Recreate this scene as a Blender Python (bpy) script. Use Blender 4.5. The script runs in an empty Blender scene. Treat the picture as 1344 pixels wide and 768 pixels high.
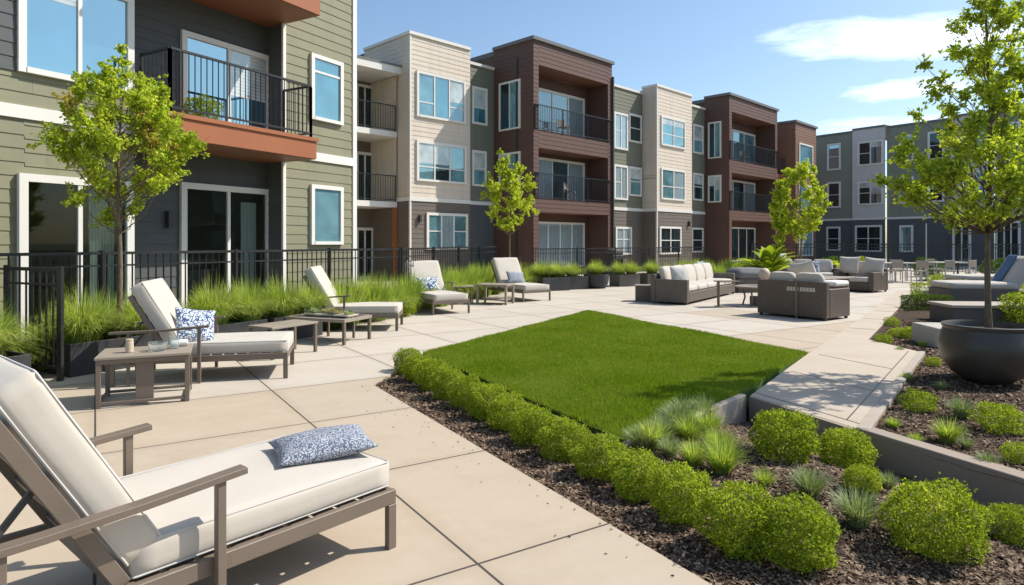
import bpy, bmesh, math, random
import numpy as np
from mathutils import Vector, Matrix
R = math.radians
random.seed(7); np.random.seed(7)
SC = bpy.context.scene
COL = SC.collection

# ------------------------------------------------------------------ camera
cam_d = bpy.data.cameras.new('camera'); cam = bpy.data.objects.new('camera', cam_d); COL.objects.link(cam)
cam.location = (0, 0, 1.55); cam.rotation_euler = (R(90), 0, 0)
cam_d.sensor_width = 36; cam_d.lens = 850 / 1344 * 36; cam_d.shift_y = -66 / 1344
cam_d.clip_start = 0.05; cam_d.clip_end = 3000
SC.camera = cam

# ------------------------------------------------------------------ world, sun, exposure
SUN_EL, SUN_AZ = 48.0, 77.0        # azimuth from +Y towards +X
w = bpy.data.worlds.new('World'); SC.world = w; w.use_nodes = True
nt = w.node_tree; nt.nodes.clear()
def wn(t, **k):
    n = nt.nodes.new(t)
    for a, b in k.items(): setattr(n, a, b)
    return n
wl = nt.links.new
sky = wn('ShaderNodeTexSky', sky_type='NISHITA', sun_disc=False, sun_elevation=R(SUN_EL), sun_rotation=R(SUN_AZ))
sky.air_density = 1.0; sky.dust_density = 1.3; sky.ozone_density = 1.2; sky.altitude = 50
tc = wn('ShaderNodeTexCoord'); sep = wn('ShaderNodeSeparateXYZ'); wl(tc.outputs['Generated'], sep.inputs[0])
def wmath(op, a, b=None, c=None):
    n = wn('ShaderNodeMath', operation=op)
    for i, v in enumerate((a, b, c)):
        if v is None: continue
        if isinstance(v, (int, float)): n.inputs[i].default_value = v
        else: wl(v, n.inputs[i])
    return n.outputs[0]
zz = wmath('MAXIMUM', sep.outputs['Z'], 0.03)
cx = wmath('DIVIDE', sep.outputs['X'], zz); cy = wmath('DIVIDE', sep.outputs['Y'], zz)
comb = wn('ShaderNodeCombineXYZ'); wl(cx, comb.inputs[0]); wl(cy, comb.inputs[1])
def blob(px, py, rx, ry, amp=1.0):
    dx = wmath('DIVIDE', wmath('SUBTRACT', cx, px), rx); dy = wmath('DIVIDE', wmath('SUBTRACT', cy, py), ry)
    d2 = wmath('ADD', wmath('MULTIPLY', dx, dx), wmath('MULTIPLY', dy, dy))
    return wmath('MULTIPLY', wmath('MAXIMUM', wmath('SUBTRACT', 1.0, d2), 0.0), amp)
m = blob(2.0, 3.2, 0.95, 0.50, 1.15)
for b in ((1.62, 3.0, 0.5, 0.16, .7), (2.45, 3.05, .8, .35, .9), (2.62, 4.25, .55, .5, 1.0), (3.3, 5.6, 1.3, .8, .75), (1.2, 2.35, .3, .12, .6), (6.0, 5.5, 3.0, 1.6, .8), (-7, -4, 3, 2, .9), (3, -5, 2.5, 1.5, .9)):
    m = wmath('MAXIMUM', m, blob(*b))
noi = wn('ShaderNodeTexNoise'); noi.inputs['Scale'].default_value = 2.6; noi.inputs['Detail'].default_value = 9
noi.inputs['Roughness'].default_value = .62; noi.inputs['Distortion'].default_value = .5; wl(comb.outputs[0], noi.inputs['Vector'])
mm = wmath('MULTIPLY', m, 1.0)
mm = wmath('SUBTRACT', wmath('ADD', wmath('MULTIPLY', mm, .75), noi.outputs[0]), 0.80)
cm = wmath('MINIMUM', wmath('MAXIMUM', wmath('MULTIPLY', mm, 2.0), 0.0), 0.92)
upm = wmath('GREATER_THAN', sep.outputs['Z'], 0.0)
cm = wmath('MULTIPLY', cm, upm)
mix = wn('ShaderNodeMix', data_type='RGBA'); wl(cm, mix.inputs[0]); wl(sky.outputs[0], mix.inputs[6]); mix.inputs[7].default_value = (8.6, 9.0, 9.6, 1)
bg = wn('ShaderNodeBackground'); bg.inputs[1].default_value = 0.15
tint = wn('ShaderNodeMix', data_type='RGBA', blend_type='MULTIPLY'); tint.inputs[0].default_value = 1; wl(mix.outputs[2], tint.inputs[6]); tint.inputs[7].default_value = (.88, .96, .98, 1); wl(tint.outputs[2], bg.inputs[0])
out = wn('ShaderNodeOutputWorld'); wl(bg.outputs[0], out.inputs[0])

sd = bpy.data.lights.new('sun', 'SUN'); so = bpy.data.objects.new('sun', sd); COL.objects.link(so)
sd.energy = 4.8; sd.angle = R(0.53); sd.color = (1.0, 0.95, 0.86)
sdir = Vector((math.cos(R(SUN_EL)) * math.sin(R(SUN_AZ)), math.cos(R(SUN_EL)) * math.cos(R(SUN_AZ)), math.sin(R(SUN_EL))))
so.rotation_euler = sdir.to_track_quat('Z', 'Y').to_euler(); so.location = sdir * 50
SC.view_settings.view_transform = 'Standard'; SC.view_settings.look = 'None'; SC.view_settings.gamma = 1
SC.view_settings.use_curve_mapping = False; SC.view_settings.exposure = 0.30
SC.render.engine = 'CYCLES'
SC.cycles.max_bounces = 8; SC.cycles.transparent_max_bounces = 8

# ------------------------------------------------------------------ material helpers
MATS = {}
class NT:
    def __init__(s, name):
        s.m = bpy.data.materials.new(name); s.m.use_nodes = True; s.t = s.m.node_tree; s.t.nodes.clear()
        s.out = s.n('ShaderNodeOutputMaterial'); MATS[name] = s.m
    def n(s, ty, ins=None, **k):
        nd = s.t.nodes.new(ty)
        for a, b in k.items(): setattr(nd, a, b)
        for a, b in (ins or {}).items(): s.set(nd.inputs[a], b)
        return nd
    def set(s, sock, v):
        if isinstance(v, bpy.types.NodeSocket): s.t.links.new(v, sock)
        elif isinstance(v, (tuple, list)) and len(v) == 3 and sock.type == 'RGBA': sock.default_value = (*v, 1)
        else: sock.default_value = v
    def math(s, op, a, b=None, c=None):
        nd = s.n('ShaderNodeMath', operation=op)
        for i, v in enumerate((a, b, c)):
            if v is not None: s.set(nd.inputs[i], v)
        return nd.outputs[0]
    def noise(s, scale, detail=4, rough=.55, vec=None, out=0):
        nd = s.n('ShaderNodeTexNoise', {'Scale': scale, 'Detail': detail, 'Roughness': rough})
        s.set(nd.inputs['Vector'], vec if vec is not None else s.obj())
        return nd.outputs[out]
    def obj(s):
        if not hasattr(s, '_o'): s._o = s.n('ShaderNodeTexCoord').outputs['Object']
        return s._o
    def pos(s):
        if not hasattr(s, '_p'): s._p = s.n('ShaderNodeNewGeometry').outputs['Position']
        return s._p
    def ramp(s, fac, stops):
        nd = s.n('ShaderNodeValToRGB'); e = nd.color_ramp.elements
        while len(e) < len(stops): e.new(.5)
        for i, (p, c) in enumerate(stops):
            e[i].position = p; e[i].color = (*c, 1) if len(c) == 3 else c
        s.set(nd.inputs[0], fac); return nd.outputs[0]
    def mix(s, f, a, b, mode='MIX'):
        nd = s.n('ShaderNodeMix', data_type='RGBA', blend_type=mode)
        s.set(nd.inputs[0], f); s.set(nd.inputs[6], a); s.set(nd.inputs[7], b); return nd.outputs[2]
    def remap(s, v, a, b, c, d):
        nd = s.n('ShaderNodeMapRange'); s.set(nd.inputs[0], v)
        for i, x in enumerate((a, b, c, d)): nd.inputs[i + 1].default_value = x
        return nd.outputs[0]
    def bump(s, h, strength=.3, dist=.01, normal=None):
        nd = s.n('ShaderNodeBump', {'Strength': strength, 'Distance': dist}); s.set(nd.inputs['Height'], h)
        if normal is not None: s.set(nd.inputs['Normal'], normal)
        return nd.outputs[0]
    def pbr(s, color, rough=.6, bump=None, spec=.4, metal=0.0, **k):
        b = s.n('ShaderNodeBsdfPrincipled')
        s.set(b.inputs['Base Color'], color); s.set(b.inputs['Roughness'], rough)
        s.set(b.inputs['Specular IOR Level'], spec); s.set(b.inputs['Metallic'], metal)
        if bump is not None: s.set(b.inputs['Normal'], bump)
        for a, v in k.items(): s.set(b.inputs[a.replace('_', ' ')], v)
        s.t.links.new(b.outputs[0], s.out.inputs[0]); return b
def mul(c, f): return tuple(x * f for x in c)

def m_paint(name, c, var=.12, rough=.55, scale=3.0, fine=60, bstr=.15, spec=.35):
    t = NT(name); a = t.noise(scale, 5); b = t.noise(fine, 3)
    col = t.mix(a, mul(c, 1 - var), mul(c, 1 + var))
    col = t.mix(t.math('MULTIPLY', b, .25), col, mul(c, .7))
    t.pbr(col, t.remap(a, .3, .7, rough - .07, rough + .1), t.bump(b, bstr, .003), spec); return t.m
def m_siding(name, c, var=.13):
    t = NT(name); p = t.pos()
    sx = t.n('ShaderNodeSeparateXYZ'); t.set(sx.inputs[0], p)
    row = t.math('FLOOR', t.math('DIVIDE', sx.outputs['Z'], .19))
    wnz = t.n('ShaderNodeTexWhiteNoise', noise_dimensions='1D'); t.set(wnz.inputs['W'], row)
    mp = t.n('ShaderNodeMapping'); mp.inputs['Scale'].default_value = (.8, .8, 14); t.set(mp.inputs[0], p)
    st = t.noise(2.2, 5, .6, mp.outputs[0]); big = t.noise(.45, 3, .5, p)
    col = t.mix(st, mul(c, 1 - var), mul(c, 1 + var))
    col = t.mix(t.math('MULTIPLY', wnz.outputs['Value'], .22), col, mul(c, .8))
    col = t.mix(t.remap(big, .35, .7, 0, .25), col, mul(c, 1.12))
    ms = t.n('ShaderNodeMapping'); ms.inputs['Scale'].default_value = (3.5, 3.5, .35); t.set(ms.inputs[0], p)
    sk = t.noise(1.0, 5, .65, ms.outputs[0]); col = t.mix(t.remap(sk, .50, .75, 0, .34), col, mul(c, .66))
    xy = t.math('ADD', sx.outputs['X'], t.math('MULTIPLY', sx.outputs['Y'], 1.0)); bj = t.math('FRACT', t.math('ADD', t.math('DIVIDE', xy, 4.6), t.math('MULTIPLY', wnz.outputs['Value'], 3.0)))
    col = t.mix(t.math('MULTIPLY', t.math('LESS_THAN', bj, .0016), .7), col, mul(c, .3))
    t.pbr(col, .62, t.bump(st, .25, .004), .3); return t.m
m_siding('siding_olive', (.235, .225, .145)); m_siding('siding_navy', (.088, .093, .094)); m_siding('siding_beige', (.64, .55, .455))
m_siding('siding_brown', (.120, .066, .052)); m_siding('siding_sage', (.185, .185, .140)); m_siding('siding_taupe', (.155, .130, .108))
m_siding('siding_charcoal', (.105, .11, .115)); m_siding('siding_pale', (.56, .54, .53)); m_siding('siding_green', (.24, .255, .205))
m_siding('siding_rust', (.215, .115, .078)); m_paint('fascia_brown', (.175, .085, .058), .10, .55, 1.5); m_paint('room_wall', (.66, .60, .52)); m_paint('room_floor', (.22, .15, .10))
m_paint('trim_white', (.74, .71, .66), .05, .5); m_paint('fascia_rust', (.33, .115, .048), .10, .55, 1.5)
m_paint('soffit', (.22, .10, .055), .1); m_paint('roof_grey', (.16, .16, .165), .1, .7)
m_paint('black_metal', (.018, .018, .019), .2, .38, spec=.5); m_paint('dark_frame', (.05, .05, .05), .1, .4)
m_paint('taupe_metal', (.165, .128, .098), .18, .48, 5, 120, .25, .4); m_paint('taupe_light', (.30, .25, .20), .12, .5)
m_paint('planter_dark', (.045, .045, .047), .25, .6, 5, 40, .25); m_paint('pot_charcoal', (.066, .055, .046), .30, .42, 3, 50, .15, .5)
m_paint('stone_dark', (.11, .10, .092), .18, .75, 4, 30, .4); m_paint('candle', (.55, .45, .33), .08)
m_paint('chrome_grey', (.42, .42, .42), .1, .3, spec=.6); m_paint('blue_cloth', (.10, .16, .26), .15, .9)
m_paint('grey_cloth', (.17, .17, .175), .15, .9); m_paint('white_cloth', (.72, .70, .66), .05, .9)

def m_fabric(name, c):
    t = NT(name); o = t.obj()
    b = t.noise(420, 2, .5, o); a = t.noise(3.5, 4, .5, o); mpw = t.n('ShaderNodeMapping'); mpw.inputs['Scale'].default_value = (1, .35, 1); t.set(mpw.inputs[0], o); wr = t.noise(5.5, 3, .5, mpw.outputs[0])
    col = t.mix(a, mul(c, .93), mul(c, 1.04)); col = t.mix(t.math('MULTIPLY', b, .2), col, mul(c, .82))
    n1 = t.bump(wr, .30, .014); n2 = t.bump(b, .3, .0015, n1)
    t.pbr(col, .92, n2, .15, Sheen_Weight=.2); return t.m
m_fabric('cushion_cream', (.515, .465, .40)); m_fabric('cushion_grey', (.50, .475, .45))
def m_pattern(name, sc=34, th=(.30, .42), light=(.58, .60, .62), dark=(.045, .09, .19)):
    t = NT(name); o = t.obj(); v = t.n('ShaderNodeTexVoronoi', {'Scale': sc, 'Randomness': 1.0}); v.feature = 'F1'; t.set(v.inputs['Vector'], o)
    n = t.noise(sc * .9, 3, .6, o); f = t.math('ADD', v.outputs['Distance'], t.math('MULTIPLY', n, .35))
    f2 = t.math('ABSOLUTE', t.math('SUBTRACT', t.math('FRACT', t.math('MULTIPLY', f, 1.9)), .5))
    col = t.ramp(f2, [(0, dark), (th[0], dark), (th[1], light), (1, light)])
    t.pbr(col, .9, t.bump(t.noise(300, 2), .3, .002), .15); return t.m
m_pattern('pillow_floral', 26, (.18, .26)); m_pattern('pillow_weave', 75, (.20, .36), (.46, .47, .50), (.09, .115, .17)); m_pattern('pillow_block', 14, (.2, .25))
def m_wicker(name, c):
    t = NT(name); o = t.obj(); v = t.n('ShaderNodeTexBrick', {'Scale': 1.0, 'Mortar Size': .004, 'Brick Width': .05, 'Row Height': .018, 'Color1': mul(c, 1.15), 'Color2': mul(c, .8), 'Mortar': mul(c, .25)})
    sx = t.n('ShaderNodeSeparateXYZ'); t.set(sx.inputs[0], o)
    cb = t.n('ShaderNodeCombineXYZ'); t.set(cb.inputs[0], t.math('ADD', sx.outputs[0], sx.outputs[1])); t.set(cb.inputs[1], sx.outputs[2])
    t.set(v.inputs['Vector'], cb.outputs[0])
    t.pbr(v.outputs['Color'], .6, t.bump(v.outputs['Fac'], -.5, .004), .4); return t.m
m_wicker('wicker_brown', (.165, .125, .100)); m_wicker('wicker_grey', (.19, .16, .132))

def m_glass_pane(name, c, refl=.5, curtain=False):
    t = NT(name)
    if curtain:
        o = t.obj(); sx = t.n('ShaderNodeSeparateXYZ'); t.set(sx.inputs[0], o)
        wv = t.math('SINE', t.math('MULTIPLY', t.math('ADD', sx.outputs[0], t.math('MULTIPLY', t.noise(2.5, 2), .3)), 58.0))
        col = t.mix(t.remap(wv, -1, 1, 0, 1), mul(c, .68), c)
    else:
        n = t.noise(1.1, 3, .6); col = t.mix(t.remap(n, .3, .7, 0, 1), mul(c, .6), mul(c, 1.5))
    wob = t.bump(t.noise(1.3, 2), .035, .03)
    d = t.n('ShaderNodeBsdfDiffuse'); t.set(d.inputs[0], col)
    g = t.n('ShaderNodeBsdfGlossy'); t.set(g.inputs['Color'], (.50, .72, .79)); t.set(g.inputs['Roughness'], .015); t.set(g.inputs['Normal'], wob)
    fr = t.n('ShaderNodeFresnel', {'IOR': 1.6}); f = t.math('ADD', t.math('MULTIPLY', fr.outputs[0], .8), refl)
    mx = t.n('ShaderNodeMixShader'); t.set(mx.inputs[0], t.math('MINIMUM', f, 1.0)); t.t.links.new(d.outputs[0], mx.inputs[1]); t.t.links.new(g.outputs[0], mx.inputs[2])
    t.t.links.new(mx.outputs[0], t.out.inputs[0]); return t.m
t = NT('clear_pane'); tr0 = t.n('ShaderNodeBsdfTransparent'); t.set(tr0.inputs[0], (.80, .86, .84)); gl0 = t.n('ShaderNodeBsdfGlossy'); t.set(gl0.inputs['Roughness'], .01); fr0 = t.n('ShaderNodeFresnel', {'IOR': 1.45})
mx0 = t.n('ShaderNodeMixShader'); t.set(mx0.inputs[0], t.math('MULTIPLY', fr0.outputs[0], .6)); t.t.links.new(tr0.outputs[0], mx0.inputs[1]); t.t.links.new(gl0.outputs[0], mx0.inputs[2]); t.t.links.new(mx0.outputs[0], t.out.inputs[0])
m_glass_pane('blind_slats', (.50, .52, .50), .10)
m_glass_pane('pane_teal', (.045, .16, .19), .32); m_glass_pane('pane_dark', (.020, .026, .028), .05)
m_glass_pane('pane_curtain', (.34, .42, .44), .18, True); m_glass_pane('pane_room', (.030, .036, .034), .03); m_glass_pane('pane_blind', (.12, .23, .26), .22, False)
m_glass_pane('pane_blue', (.035, .11, .16), .50)
t = NT('clear_glass'); g = t.n('ShaderNodeBsdfPrincipled', {'Base Color': (.93, .97, .95), 'Roughness': .02, 'Transmission Weight': .92, 'IOR': 1.3}); t.t.links.new(g.outputs[0], t.out.inputs[0])

def m_leaf(name, c1, c2, trans=.45, rough=.5):
    t = NT(name); g = t.n('ShaderNodeNewGeometry'); rnd = g.outputs['Random Per Island']
    col = t.ramp(rnd, [(0, mul(c1, .7)), (.15, c1), (.75, c2), (.97, mul(c2, 1.2)), (.985, (.26, .17, .06) if name in ('leaf_box', 'leaf_lawn', 'leaf_maple') else mul(c2, 1.2))])
    nz = t.noise(1.6 if name != 'leaf_lawn' else 1.1, 5, .6, t.pos()); col = t.mix(t.remap(nz, .38, .62, 0, .6), col, mul(c1, .95) if name != 'leaf_lawn' else (.27, .33, .05))
    d = t.n('ShaderNodeBsdfPrincipled'); t.set(d.inputs['Base Color'], col); t.set(d.inputs['Roughness'], rough); t.set(d.inputs['Specular IOR Level'], .12)
    tr = t.n('ShaderNodeBsdfTranslucent'); t.set(tr.inputs[0], t.mix(1.0, col, (1.25, 1.2, .55), 'MULTIPLY'))
    mx = t.n('ShaderNodeMixShader', {0: trans}); t.t.links.new(d.outputs[0], mx.inputs[1]); t.t.links.new(tr.outputs[0], mx.inputs[2])
    t.t.links.new(mx.outputs[0], t.out.inputs[0]); return t.m
m_leaf('leaf_box', (.20, .285, .022), (.46, .54, .065), .5); m_leaf('leaf_maple', (.30, .42, .035), (.64, .70, .10), .5)
m_leaf('leaf_lime', (.36, .47, .04), (.70, .75, .12), .5); m_leaf('leaf_rusty', (.36, .36, .06), (.60, .46, .13), .5)
m_leaf('leaf_fountain', (.24, .36, .05), (.52, .60, .17)); m_leaf('leaf_sage', (.20, .27, .12), (.42, .48, .28), .3)
m_leaf('leaf_dark', (.045, .085, .02), (.12, .19, .035)); m_leaf('leaf_lawn', (.11, .19, .008), (.23, .34, .02), .4, .6)
m_leaf('leaf_straw', (.30, .27, .13), (.50, .44, .25), .3); m_leaf('leaf_yellow', (.21, .31, .02), (.42, .50, .045))
def m_bark():
    t = NT('bark'); mp = t.n('ShaderNodeMapping'); mp.inputs['Scale'].default_value = (1, 1, .18); t.set(mp.inputs[0], t.obj())
    n = t.noise(70, 5, .65, mp.outputs[0]); t.pbr(t.ramp(n, [(.3, (.07, .05, .032)), (.7, (.24, .19, .13))]), .85, t.bump(n, .6, .006), .2)
m_bark()
def m_mulch(name, c1, c2, sc=55):
    t = NT(name); p = t.pos(); v = t.n('ShaderNodeTexVoronoi', {'Scale': sc}); t.set(v.inputs['Vector'], p); n = t.noise(sc * .6, 6, .7, p); big = t.noise(1.3, 3, .5, p)
    col = t.ramp(n, [(.3, c1), (.7, c2)]); col = t.mix(t.remap(big, .3, .7, 0, .4), col, mul(c1, .8))
    t.pbr(col, .95, t.bump(t.math('ADD', v.outputs['Distance'], n), .9, .03), .15)
m_mulch('mulch', (.042, .027, .018), (.17, .115, .080)); m_mulch('soil', (.05, .04, .03), (.14, .115, .09), 40)
t = NT('mulch_chip'); g = t.n('ShaderNodeNewGeometry'); t.pbr(t.ramp(g.outputs['Random Per Island'], [(0, (.042, .027, .018)), (.6, (.16, .108, .075)), (1, (.36, .26, .18))]), .9, None, .2)
t = NT('ground_far'); n = t.noise(.3, 5, .6, t.pos()); t.pbr(t.ramp(n, [(.3, (.09, .11, .045)), (.7, (.15, .15, .08))]), .95)
t = NT('lawn_soil'); n = t.noise(3, 5, .6, t.pos()); t.pbr(t.ramp(n, [(.3, (.035, .085, .01)), (.7, (.065, .13, .02))]), .95)

A_DIR = (.54, -.84); B_DIR = (.84, .54)
def m_concrete(name, pale, tan, joints=None, tan_region=False, org=(-.165, 3.12)):
    t = NT(name); p = t.pos(); sx = t.n('ShaderNodeSeparateXYZ'); t.set(sx.inputs[0], p); X, Y = sx.outputs[0], sx.outputs[1]
    n1 = t.noise(1.1, 6, .62, p); n2 = t.noise(9, 5, .65, p); n3 = t.noise(140, 3, .6, p)
    base = t.mix(0.0, pale, pale); h = n3; bmp = None
    if joints:
        sa, sb, wd = joints
        dx = t.math('SUBTRACT', X, org[0]); dy = t.math('SUBTRACT', Y, org[1])
        wob = t.math('MULTIPLY', t.math('SUBTRACT', t.noise(.35, 1, .5, p), .5), 0.0)
        a = t.math('ADD', t.math('ADD', t.math('MULTIPLY', dx, A_DIR[0]), t.math('MULTIPLY', dy, A_DIR[1])), wob)
        b = t.math('ADD', t.math('MULTIPLY', dx, B_DIR[0]), t.math('MULTIPLY', dy, B_DIR[1]))
        qa = t.math('DIVIDE', a, sa); qb = t.math('DIVIDE', b, sb)
        def line(q, s):
            f = t.math('ABSOLUTE', t.math('SUBTRACT', q, t.math('ROUND', q)))
            return t.math('LESS_THAN', t.math('MULTIPLY', f, s), wd)
        jl = t.math('MAXIMUM', line(qa, sa), line(qb, sb))
        ia = t.math('FLOOR', qa); ib = t.math('FLOOR', qb)
        cb = t.n('ShaderNodeCombineXYZ'); t.set(cb.inputs[0], ia); t.set(cb.inputs[1], ib)
        wz = t.n('ShaderNodeTexWhiteNoise', noise_dimensions='2D'); t.set(wz.inputs['Vector'], cb.outputs[0]); tone = wz.outputs['Value']
        if tan_region:
            f = t.math('MAXIMUM', t.math('GREATER_THAN', ia, -3.5), t.math('MULTIPLY', t.math('GREATER_THAN', ia, -5.5), t.math('GREATER_THAN', tone, .78)))
            f = t.math('MULTIPLY', f, t.remap(tone, 0, 1, .72, 1.0))
            base = t.mix(f, pale, tan)
        base = t.mix(t.math('MULTIPLY', tone, .5), base, mul(pale, .86))
    col = t.mix(t.remap(n1, .3, .72, 0, .42), base, t.mix(1.0, base, (.80, .77, .73), 'MULTIPLY'))
    col = t.mix(t.remap(n2, .45, .75, 0, .22), col, t.mix(1.0, base, (1.16, 1.15, 1.13), 'MULTIPLY'))
    col = t.mix(t.remap(n3, .3, .7, 0, .20), col, t.mix(1.0, base, (.62, .60, .58), 'MULTIPLY'))
    st1 = t.noise(.55, 7, .7, p); st2 = t.noise(2.6, 6, .72, p)
    col = t.mix(t.remap(st1, .50, .68, 0, .26), col, t.mix(1.0, base, (.72, .67, .60), 'MULTIPLY'))
    col = t.mix(t.remap(st2, .58, .72, 0, .22), col, t.mix(1.0, base, (.70, .66, .62), 'MULTIPLY'))
    if joints:
        def near(q, s):
            f = t.math('ABSOLUTE', t.math('SUBTRACT', q, t.math('ROUND', q))); return t.remap(t.math('MULTIPLY', f, s), 0, .10, 1, 0)
        nj = t.math('MAXIMUM', near(qa, sa), near(qb, sb))
        col = t.mix(t.math('MULTIPLY', t.math('MULTIPLY', nj, st2), .40), col, t.mix(1.0, base, (.55, .50, .44), 'MULTIPLY'))
        col = t.mix(jl, col, (.07, .058, .048)); h = t.math('SUBTRACT', t.math('MULTIPLY', n3, .25), jl)
    t.pbr(col, t.remap(n1, .3, .7, .62, .82), t.bump(h, .35, .006), .3)
m_concrete('patio_concrete', (.54, .48, .405), (.46, .36, .255), (1.45, 1.55, .0075), True)
m_concrete('path_concrete', (.50, .42, .335), (.4, .33, .26)); m_concrete('kerb_concrete', (.42, .36, .30), (.3, .3, .3)); m_concrete('pale_concrete', (.46, .43, .38), (.3, .3, .3))
m_concrete('wall_concrete', (.33, .27, .215), (.2, .2, .2))

# ------------------------------------------------------------------ object helpers
def tag(o, label=None, cat=None, group=None, kind=None):
    if label: o['label'] = label
    if cat: o['category'] = cat
    if group: o['group'] = group
    if kind: o['kind'] = kind
    return o
def thing(name, label, cat, loc=(0, 0, 0), rz=0.0, group=None):
    o = bpy.data.objects.new(name, None); COL.objects.link(o); o.empty_display_size = .2
    o.location = loc; o.rotation_euler = (0, 0, rz); return tag(o, label, cat, group)
def link(name, me, parent=None, loc=None, rz=None, mat=None):
    o = bpy.data.objects.new(name, me); COL.objects.link(o)
    if parent: o.parent = parent
    if loc is not None: o.location = loc
    if rz is not None: o.rotation_euler = (0, 0, rz)
    if mat and not me.materials: me.materials.append(MATS[mat])
    return o
def copy_tree(o, parent=None, skip=()):
    c = o.copy(); COL.objects.link(c); c.parent = parent
    for ch in o.children:
        if ch.name.split('.')[0] in skip: continue
        copy_tree(ch, c, skip)
    return c
def place(proto, used, loc, rz, label, skip=()):
    o = proto if not used else copy_tree(proto, skip=skip)
    o.location = loc; o.rotation_euler = (0, 0, rz); o['label'] = label; return o
def fast_mesh(name, v, f, mat=None, smooth=False):
    v = np.asarray(v, dtype=np.float32); f = np.asarray(f, dtype=np.int32); k = f.shape[1]
    me = bpy.data.meshes.new(name); me.vertices.add(len(v)); me.vertices.foreach_set('co', v.ravel())
    me.loops.add(f.size); me.loops.foreach_set('vertex_index', f.ravel())
    me.polygons.add(len(f)); me.polygons.foreach_set('loop_start', np.arange(0, f.size, k, dtype=np.int32))
    try: me.polygons.foreach_set('loop_total', np.full(len(f), k, dtype=np.int32))
    except Exception: pass
    if smooth: me.polygons.foreach_set('use_smooth', np.ones(len(f), dtype=bool))
    me.update(calc_edges=True)
    if mat: me.materials.append(MATS[mat])
    return me
class MB:
    def __init__(s): s.v = []; s.f = []
    def add(s, vs, fs):
        b = len(s.v); s.v += [tuple(p) for p in vs]; s.f += [tuple(i + b for i in f) for f in fs]; return s
    def box(s, c, d, rz=0, M=None):
        hx, hy, hz = d[0] / 2, d[1] / 2, d[2] / 2; cr, sr = math.cos(rz), math.sin(rz); vs = []
        for z in (-hz, hz):
            for x, y in ((-hx, -hy), (hx, -hy), (hx, hy), (-hx, hy)):
                p = Vector((c[0] + x * cr - y * sr, c[1] + x * sr + y * cr, c[2] + z)); vs.append(M @ p if M else p)
        return s.add(vs, [(0, 3, 2, 1), (4, 5, 6, 7), (0, 1, 5, 4), (1, 2, 6, 5), (2, 3, 7, 6), (3, 0, 4, 7)])
    def b2(s, x0, x1, y0, y1, z0, z1): return s.box(((x0 + x1) / 2, (y0 + y1) / 2, (z0 + z1) / 2), (abs(x1 - x0), abs(y1 - y0), abs(z1 - z0)))
    def bar(s, p, q, w, h, up=(0, 0, 1)):
        p, q = Vector(p), Vector(q); d = (q - p).normalized(); up = Vector(up)
        if abs(d.dot(up)) > .99: up = Vector((0, 1, 0))
        sd = d.cross(up).normalized(); u = sd.cross(d).normalized(); vs = []
        for e in (p, q):
            for a, b in ((-1, -1), (1, -1), (1, 1), (-1, 1)): vs.append(e + sd * a * w / 2 + u * b * h / 2)
        return s.add(vs, [(0, 3, 2, 1), (4, 5, 6, 7), (0, 1, 5, 4), (1, 2, 6, 5), (2, 3, 7, 6), (3, 0, 4, 7)])
    def tube(s, pts, rad, n=8, cap=True):
        pts = [Vector(p) for p in pts]; rad = rad if isinstance(rad, (list, tuple)) else [rad] * len(pts); vs = []; fs = []
        for i, p in enumerate(pts):
            d = (pts[min(i + 1, len(pts) - 1)] - pts[max(i - 1, 0)]).normalized()
            a = d.cross(Vector((0, 0, 1)) if abs(d.z) < .9 else Vector((1, 0, 0))).normalized(); b = d.cross(a)
            for k in range(n):
                th = 2 * math.pi * k / n; vs.append(p + (a * math.cos(th) + b * math.sin(th)) * rad[i])
        for i in range(len(pts) - 1):
            for k in range(n): fs.append((i * n + k, i * n + (k + 1) % n, (i + 1) * n + (k + 1) % n, (i + 1) * n + k))
        if cap: fs.append(tuple(range(n))); fs.append(tuple(reversed(range((len(pts) - 1) * n, len(pts) * n))))
        return s.add(vs, fs)
    def lathe(s, prof, n=32, c=(0, 0, 0)):
        vs = []; fs = []
        for r, z in prof:
            for k in range(n): th = 2 * math.pi * k / n; vs.append((c[0] + r * math.cos(th), c[1] + r * math.sin(th), c[2] + z))
        for i in range(len(prof) - 1):
            for k in range(n): fs.append((i * n + k, i * n + (k + 1) % n, (i + 1) * n + (k + 1) % n, (i + 1) * n + k))
        fs.append(tuple(reversed(range(n)))); fs.append(tuple(range((len(prof) - 1) * n, len(prof) * n)))
        return s.add(vs, fs)
    def prism(s, poly, z0, z1):
        n = len(poly); vs = [(x, y, z0) for x, y in poly] + [(x, y, z1) for x, y in poly]
        return s.add(vs, [tuple(reversed(range(n))), tuple(range(n, 2 * n))] + [(i, (i + 1) % n, n + (i + 1) % n, n + i) for i in range(n)])
    def build(s, name, mat, parent=None, loc=None, rz=None, smooth=False, bevel=0.0, seg=1):
        me = bpy.data.meshes.new(name); me.from_pydata([tuple(p) for p in s.v], [], s.f)
        bm = bmesh.new(); bm.from_mesh(me)
        if bevel > 0:
            bmesh.ops.bevel(bm, geom=bm.edges[:], offset=bevel, segments=seg, affect='EDGES', clamp_overlap=True)
        bmesh.ops.recalc_face_normals(bm, faces=bm.faces[:])
        bm.to_mesh(me); bm.free()
        if smooth:
            me.polygons.foreach_set('use_smooth', [True] * len(me.polygons))
            try: me.set_sharp_from_angle(angle=R(40))
            except Exception: pass
        me.materials.append(MATS[mat]); me.update()
        return link(name, me, parent, loc, rz)
def struct(name, mb, mat, **k):
    o = mb.build(name, mat, **k); o['kind'] = 'structure'; return o

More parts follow.
